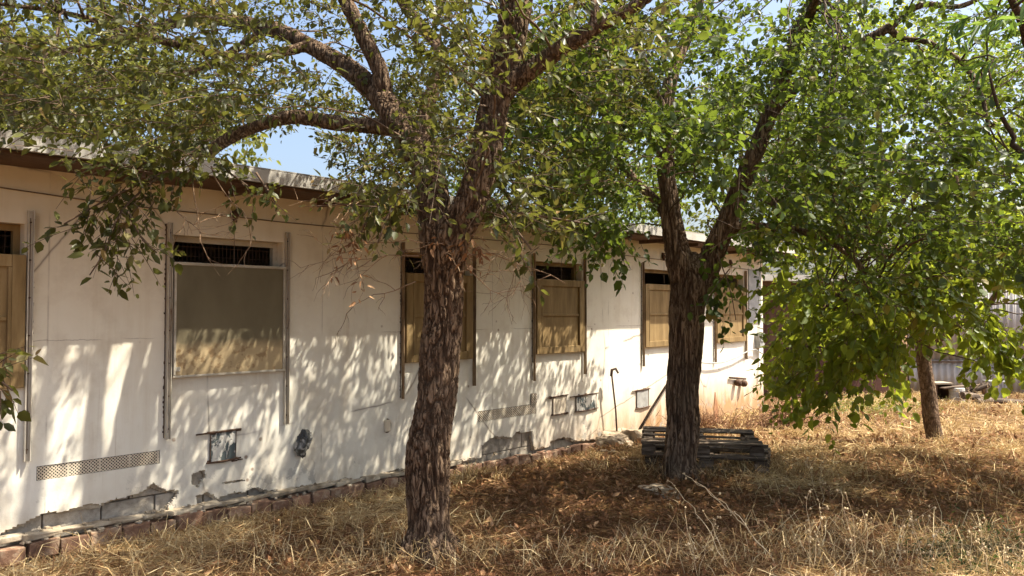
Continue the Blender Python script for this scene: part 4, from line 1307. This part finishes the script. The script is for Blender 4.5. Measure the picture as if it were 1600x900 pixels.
J = 'scrap things in front of the corrugated fence'
p = jt(1467, 612, 15.8)
e = empty('wooden_cabinet', 'low brown open cabinet with pale top in front of the fence', 'cabinet', p, R(8))
MB().box((0, 0, 0.37), (0.36, 0.36, 0.03)).build('top', M['cement'], e)
mb = MB().box((-.16, 0, .18), (.03, .32, .36)).box((.16, 0, .18), (.03, .32, .36)).box((0, .15, .18), (.29, .02, .36)).box((0, 0, .06), (.29, .3, .02))
mb.build('body', M['soffit'], e)
p = jt(1495, 614, 15.6)
e = empty('metal_drum', 'pale dented drum under a plank in front of the fence', 'drum', p)
MB().lathe((0, 0, 0), [(.14, 0), (.145, .02), (.14, .11), (.147, .12), (.14, .13), (.14, .24), (.147, .25), (.14, .3), (.13, .31)], 18).build('body', M['fascia'], e, smooth=False)
o = MB().box((0, 0, 0), (0.75, 0.16, 0.025), jit=.006).build('plank', M['wood'], None)
o.location = p + Vector((0.05, 0, 0.33)); o.rotation_euler = (0, R(-4), R(6))
setp(o, 'weathered plank lying over the pale drum', 'plank')
p = jt(1554, 608, 16.2)
e = empty('metal_crate', 'grey ribbed metal crate in front of the fence at the right', 'crate', p, R(-5))
MB().box((0, 0, .2), (.34, .3, .4)).build('body', M['greymetal'], e, bevel=.01)
for k in range(5): MB().box((-.13 + .065 * k, -.156, .2), (.015, .012, .36)).build('rib', M['greymetal'], e)
for (px, py, Y, l, r, rz, ry, lab) in ((1530, 614, 15.4, .9, .07, 20, 8, 'thick log on the scrap heap before the crate'), (1518, 606, 15.7, .7, .05, -35, -28, 'log tilted up beside the drum'), (1565, 618, 15.2, 1.0, .06, 4, 2, 'log lying along the front of the scrap heap'), (1538, 603, 15.8, .6, .05, 60, 35, 'short log leaning against the grey crate')):
    p = jt(px, py, Y)
    o = MB().tube([(-l / 2, 0, 0), (-l * .2, .02, .015), (l * .2, -.01, .01), (l / 2, 0, 0)], [r, r * .95, r * .9, r * .8], 10).build('log', M['wood'], None, smooth=False)
    o.location = p + Vector((0, 0, r + abs(math.sin(R(ry))) * l / 2)); o.rotation_euler = (0, R(ry), R(rz))
    setp(o, lab, 'log', J)

# brush pile of dry vines near the end of the wall
bp = ground_at(1225, 668)
V = []; mb = MB()
for k in range(420):
    a = rng.uniform(0, 6.28); r = abs(rng.normal(0, 0.42))
    p = Vector((r * math.cos(a) * 1.15, r * math.sin(a) * .8, max(0.0, 0.36 * math.exp(-r * r * 2.2) * rng.random()) + 0.02))
    d = Vector((rng.normal(), rng.normal(), rng.normal() * .45)).normalized()
    pts = [p]
    for s in range(4):
        d = (d + Vector(rng.normal(0, .45, 3)) + Vector((0, 0, -.05))).normalized(); q = pts[-1] + d * .09
        q.z = max(q.z, 0.0); pts.append(q)
    mb.tube(pts, [.006, .005, .004, .004, .002], 4, tint=rng.random())
o = mb.build('brush_pile', mat_simple('dry_vine', [(0.3, (0.17, 0.085, 0.045)), (0.7, (0.36, 0.21, 0.12))], 10, tintmul=.4), None, smooth=True)
o.location = bp
setp(o, 'tangled heap of reddish brown dry vines right of the pallets', 'brush pile')
bp = wpt(1100, 690, -0.6); bp.z = gz(bp.x, bp.y)
mb = MB()
for k in range(200):
    a = rng.uniform(0, 6.28); r = abs(rng.normal(0, 0.35))
    p = Vector((r * math.cos(a) * 1.3, r * math.sin(a) * .5, 0.0))
    d = Vector((rng.normal() * .5, rng.normal() * .5, 1)).normalized()
    pts = [p]
    for s in range(4):
        d = (d + Vector(rng.normal(0, .35, 3))).normalized(); pts.append(pts[-1] + d * rng.uniform(.05, .14))
    mb.tube(pts, [.005, .004, .004, .003, .002], 4, tint=rng.random())
o = mb.build('dry_bush', bpy.data.materials['dry_vine'], None, smooth=True)
o.location = bp
setp(o, 'thin dry reddish bush between the pallets and the far wall', 'bush')

# ------------------------------------------------------------------ straw, litter, weeds
def in_yard(x, y):
    q = np.stack([x, y], 1) @ np.array(WN)[:2] - DW
    t = np.stack([x, y], 1) @ np.array(WD)[:2]
    return (q < -0.02) | (t > T1)


def gzv(x, y):
    return np.array([gz(a, b) for a, b in zip(x, y)])


def scatter(y0, y1, n):
    y = rng.uniform(y0, y1, n * 2)
    x = rng.uniform(-0.74, 0.74, n * 2) * y
    keepp = rng.random(n * 2) < y / y1
    x, y = x[keepp][:n], y[keepp][:n]
    k = in_yard(x, y)
    return x[k], y[k]


def blades(x, y, L, w, upr, tint, curve=0.5, z0=0.0):
    """bent three-point blades; upr = upward part of the direction"""
    n = len(x)
    a = rng.uniform(0, 2 * np.pi, n)
    d = np.stack([np.cos(a), np.sin(a), np.zeros(n)], 1)
    d[:, 2] = upr
    d = nrm(d)
    base = np.stack([x, y, gzv(x, y) + z0], 1)
    bend = rng.normal(0, 1, (n, 3)) * curve * 0.5; bend[:, 2] -= curve * 0.6 * np.maximum(upr, 0.2)
    d2 = nrm(d + bend)
    side = nrm(np.cross(d, rng.normal(0, 1, (n, 3))))
    wv = side * (w / 2)[:, None]
    p1 = base + d * (L * 0.55)[:, None]
    p2 = p1 + d2 * (L * 0.45)[:, None]
    g1 = gzv(p2[:, 0], p2[:, 1]) + 0.004
    p2[:, 2] = np.maximum(p2[:, 2], g1)
    V = np.stack([base - wv, base + wv, p1 + wv * .9, p1 - wv * .9, p2 + wv * .25, p2 - wv * .25], 1).reshape(-1, 3)
    o = (np.arange(n) * 6)[:, None]
    Q = np.concatenate([o + np.array([[0, 1, 2, 3]]), o + np.array([[3, 2, 4, 5]])], 1).reshape(-1, 4)
    return V, Q, np.repeat(tint, 2)


VS, QS, TS = [], [], []
off = 0


def push(r):
    global off
    VS.append(r[0]); QS.append(r[1] + off); TS.append(r[2]); off += len(r[0])


def litter_mask(x, y):
    """1 where brown leaf litter lies, 0 where straw grows"""
    m = np.array([mn.noise(Vector((a * .55, b * .55, 20))) + .5 * mn.noise(Vector((a * 1.5, b * 1.5, 24))) for a, b in zip(x, y)])
    cen = np.exp(-(((x - 0.75) / 1.5) ** 2 + ((y - 6.7) / 1.6) ** 2)) + 0.5 * np.exp(-(((x - 3.0) / 1.6) ** 2 + ((y - 6.9) / 1.1) ** 2))
    return np.clip(0.40 + m * 1.4 + cen * 1.0, 0, 1)


for (y0, y1, n, ws) in ((4.2, 6.6, 40000, 1.0), (6.6, 10, 42000, 1.4), (10, 22, 40000, 2.2)):
    x, y = scatter(y0, y1, n)
    lm = litter_mask(x, y)
    keepm = rng.random(len(x)) < 1.0 - 0.55 * lm
    x, y, lm = x[keepm], y[keepm], lm[keepm]
    n = len(x)
    t = np.clip(rng.normal(0.66, 0.2, n) - 0.52 * lm, 0, 1)
    upr = np.abs(rng.normal(0.15, 0.35, n)) * (1 - .6 * lm)
    push(blades(x, y, rng.uniform(.06, .26, n) * (1 + .25 * (ws - 1)), rng.uniform(.0022, .0075, n) * ws, upr, t, .7, 0.004 + 0.0))
    # mat of stalks lifted a little off the ground
    k = rng.random(n) < 0.5
    push(blades(x[k], y[k], rng.uniform(.12, .34, k.sum()), rng.uniform(.0022, .006, k.sum()) * ws, rng.normal(.05, .12, k.sum()), t[k], .4, rng.uniform(.01, .06, k.sum())))
# tufts of standing straw
tx, ty = scatter(4.3, 20, 2600)
tl = litter_mask(tx, ty)
k = rng.random(len(tx)) < 0.85 - 0.75 * tl
for cx, cy in zip(tx[k], ty[k]):
    n = int(rng.integers(14, 40)); s = rng.uniform(.03, .11)
    x = cx + rng.normal(0, s, n); y = cy + rng.normal(0, s, n)
    kk = in_yard(x, y); x, y = x[kk], y[kk]; n = len(x)
    if n == 0: continue
    h = rng.uniform(.10, .26)
    push(blades(x, y, h * rng.uniform(.6, 1.3, n), rng.uniform(.0025, .0065, n) * (1 + cy / 14), rng.uniform(.5, 2.5, n), np.clip(rng.normal(.66, .17, n), 0, 1), .8))
# taller straw in front of the brick kerb
t = rng.uniform(0.6, 8.5, 3800); q = -np.abs(rng.normal(0.14, 0.28, 3800)) - 0.16
x = FOOT.x + WD.x * t + WN.x * q; y = FOOT.y + WD.y * t + WN.y * q
n = len(x)
push(blades(x, y, rng.uniform(.05, .19, n), rng.uniform(.0025, .006, n), rng.uniform(.1, 1.2, n), np.clip(rng.normal(.58, .2, n), 0, 1), .9))
# thin upright pale grass, front edge and right half
for (px0, px1, py0, py1, n) in ((1150, 1640, 830, 905, 1000), (-30, 640, 830, 905, 900), (640, 1150, 868, 905, 500), (1150, 1640, 640, 800, 900)):
    G = [ground_at(rng.uniform(px0, px1), rng.uniform(py0, py1)) for _ in range(n)]
    x = np.array([g.x for g in G]); y = np.array([g.y for g in G])
    kk = in_yard(x, y); x, y = x[kk], y[kk]; n = len(x)
    push(blades(x, y, rng.uniform(.10, .38, n), rng.uniform(.002, .0045, n) * (1 + .06 * y), rng.uniform(.3, 3, n), np.clip(rng.normal(.70, .2, n), 0, 1), .8))
# straw round the pallets and along the kerb
x = pc.x + rng.uniform(-.9, 1.0, 900); y = pc.y - .55 + rng.normal(0, .22, 900)
push(blades(x, y, rng.uniform(.10, .36, 900), rng.uniform(.003, .006, 900), rng.uniform(.2, 2.2, 900), np.clip(rng.normal(.5, .22, 900), 0, 1), .9))
o = npmesh('dry_grass', np.concatenate(VS), np.concatenate(QS), M['straw'], None, np.concatenate(TS))
setp(o, 'dry yellow straw and flattened grass covering the yard', 'grass', kind='stuff')

VS, QS, TS = [], [], []
off = 0
for (y0, y1, n, sc) in ((4.2, 7, 24000, .045), (7, 11, 30000, .06), (11, 17, 9000, .08)):
    x, y = scatter(y0, y1, n)
    lm = litter_mask(x, y)
    k = rng.random(len(x)) < 0.15 + lm
    x, y = x[k], y[k]; n = len(x)
    P = np.stack([x, y, gzv(x, y) + rng.uniform(.004, .035, n)], 1)
    d = rng.normal(0, 1, (n, 3)); d[:, 2] *= .3
    V, Q, tt, _, _ = leaves(P, d, 1, 0.01, sc, 0.5, 0.1, curl=.3)
    push((V, Q, tt))
o = npmesh('leaf_litter', np.concatenate(VS), np.concatenate(QS), M['deadleaf'], None, np.concatenate(TS))
setp(o, 'brown fallen leaves scattered over the yard', 'leaf litter', kind='stuff')

# dark green ground weeds, lower right corner
P = np.array([tuple(ground_at(random.gauss(1525, 55), random.gauss(868, 22))) for _ in range(300)] )
P[:, 2] += rng.uniform(0.0, .04, len(P))
d = rng.normal(0, 1, P.shape); d[:, 2] = np.abs(d[:, 2]) * .5
V, Q, tt, _, _ = leaves(P, d, 8, 0.10, 0.03, 0.5, 0.2)
setp(npmesh('ground_weeds', V, Q, M['weedgreen'], None, tt), 'low dark green weeds in the straw at the lower right', 'weeds', kind='stuff')
# pale green far weeds
P = np.array([tuple(ground_at(random.gauss(1330, 60), random.gauss(640, 7))) for _ in range(500)])
P[:, 2] += rng.uniform(0.0, .12, len(P))
V, Q, tt, _, _ = leaves(P, rng.normal(0, 1, P.shape), 8, 0.16, 0.05, 0.35, 0.2)
setp(npmesh('field_weeds', V, Q, M['leafbg'], None, tt), 'pale green weeds in the sunny field behind the hanging leaves', 'weeds', kind='stuff')


# tall dry weeds one by one
def weed(px, py, tips, label, r=0.0032, seeds=8):
    b = ground_at(px, py)
    r *= 0.68
    mb = MB(); sd = MB()
    for (tx, ty, dY) in tips:
        e = at(tx, ty, b.y + dY) - b
        mid = e * 0.5 + Vector((rng.normal(0, .02), rng.normal(0, .02), 0.05 * e.length))
        c = catmull([(Vector((rng.normal(0, .02), rng.normal(0, .02), -.02)), r), (mid, r * .8), (e, r * .45)], .05)
        mb.tube([p + Vector(rng.normal(0, .005, 3)) for p, _ in c], [q for _, q in c], 5, tint=rng.uniform(.5, 1))
        for k in range(seeds):
            p, _ = c[int(len(c) * rng.uniform(.45, .99))]
            f = Vector(rng.normal(0, 1, 3)).normalized() * rng.uniform(.01, .045)
            mb.tube([p, p + f], [r * .4, r * .25], 4, tint=.8)
            s = rng.uniform(.004, .009)
            sd.lathe(p + f, [(s * .3, -s), (s, -.3 * s), (s, .4 * s), (s * .3, 1.2 * s)], 6, tint=rng.random())
    root = empty('dry_weed', label, 'weed', b, 0, 'tall dry weeds in the straw')
    mb.build('stalk', M['strawstalk'], root, smooth=True)
    if seeds: sd.build('seed_heads', M['strawstalk'], root, smooth=True)


M['strawstalk'] = mat_simple('straw_stalk', [(0.3, (0.42, 0.30, 0.16)), (0.7, (0.66, 0.53, 0.33))], 10, tintmul=.25)
weed(1225, 893, [(1066, 740, .5), (1085, 748, .4)], 'long bent straw stalks leaning left toward the stringy trunk', .0055, 3)
weed(1150, 905, [(1042, 748, .9), (1100, 800, .2)], 'broken straw stalk reaching up left, lower of the two leaning ones', .005, 2)
weed(1272, 905, [(1262, 770, 0), (1282, 785, .1)], 'upright pair of seedy dry stalks right of the leaning straw', .0038, 12)
weed(1345, 905, [(1312, 765, .1), (1322, 770, 0), (1350, 800, 0)], 'three tall thin stalks fanning up near the bottom edge', .0034, 5)
weed(1395, 900, [(1460, 790, .1), (1410, 810, 0)], 'stalk slanting up to the right over shaded straw', .0032, 7)
weed(1440, 905, [(1420, 800, .1), (1465, 830, 0)], 'forked seedy stalk left of the dark green weeds', .0032, 12)
weed(1526, 910, [(1530, 810, 0), (1520, 835, .1)], 'upright stalk with pale seed heads among the dark green weeds', .0034, 14)
weed(1580, 905, [(1600, 850, 0), (1572, 860, 0)], 'short thick seedy stalk in the lower right corner', .004, 12)
weed(1095, 905, [(1070, 800, .1), (1120, 810, 0)], 'dry stalks left of the leaning straw at the bottom edge', .0032, 9)
weed(1280, 800, [(1262, 720, .1), (1286, 700, 0)], 'thin stalks in the sunny straw below the hanging leaves', .003, 8)
weed(1510, 655, [(1508, 590, 0), (1530, 600, 0.1), (1498, 610, 0)], 'branched pale weed standing before the drum', .005, 14)
weed(1540, 648, [(1542, 590, 0), (1560, 605, 0), (1528, 612, .1)], 'branched pale weed standing before the logs', .005, 12)
weed(1120, 730, [(1155, 620, .2)], 'single long straw leaning right over the pallets', .004, 1)
weed(240, 800, [(205, 660, -.1), (262, 690, 0)], 'thin bare stalks against the peeled wall base', .002, 4)
weed(460, 775, [(425, 680, 0), (505, 660, 0), (520, 700, 0)], 'thin bare stalks under the plastic bag', .002, 6)
weed(860, 880, [(790, 820, 0), (900, 800, .1)], 'low arching straw stalks right of the furrowed trunk', .003, 3)

# ------------------------------------------------------------------ light, sky, camera
EL = R(59.5)
sc = bpy.context.scene
w = bpy.data.worlds.new('World'); sc.world = w; w.use_nodes = True
nt = w.node_tree; nt.nodes.clear()
wo = nt.nodes.new('ShaderNodeOutputWorld'); bg = nt.nodes.new('ShaderNodeBackground'); sk = nt.nodes.new('ShaderNodeTexSky')
sk.sky_type = 'NISHITA'; sk.sun_disc = False; sk.sun_elevation = EL; sk.sun_rotation = R(90)
sk.air_density = 1.0; sk.dust_density = 5.0; sk.ozone_density = 1.6
bg.inputs[1].default_value = 0.125
nt.links.new(sk.outputs[0], bg.inputs[0]); nt.links.new(bg.outputs[0], wo.inputs[0])
sl = bpy.data.lights.new('sun', 'SUN'); sl.energy = 5.0; sl.angle = R(0.53); sl.color = (1.0, 0.92, 0.77)
so = bpy.data.objects.new('sun', sl); C.objects.link(so)
sdir = Vector((0.59, 0.008, 1.0)).normalized()
so.rotation_euler = sdir.to_track_quat('Z', 'Y').to_euler()
so.location = (4, 4, 12)

cd = bpy.data.cameras.new('camera'); cd.sensor_width = 36; cd.lens = 36 * F / 1600; cd.clip_end = 600; cd.clip_start = 0.05
co_ = bpy.data.objects.new('camera', cd); C.objects.link(co_)
co_.location = CAM; co_.rotation_euler = (R(90) + TILT, 0, 0)
sc.camera = co_
sc.view_settings.view_transform = 'Standard'; sc.view_settings.look = 'None'
sc.view_settings.exposure = 1.27; sc.view_settings.gamma = 1.0
sc.cycles.max_bounces = 10; sc.cycles.diffuse_bounces = 6; sc.cycles.transmission_bounces = 6; sc.cycles.transparent_max_bounces = 8
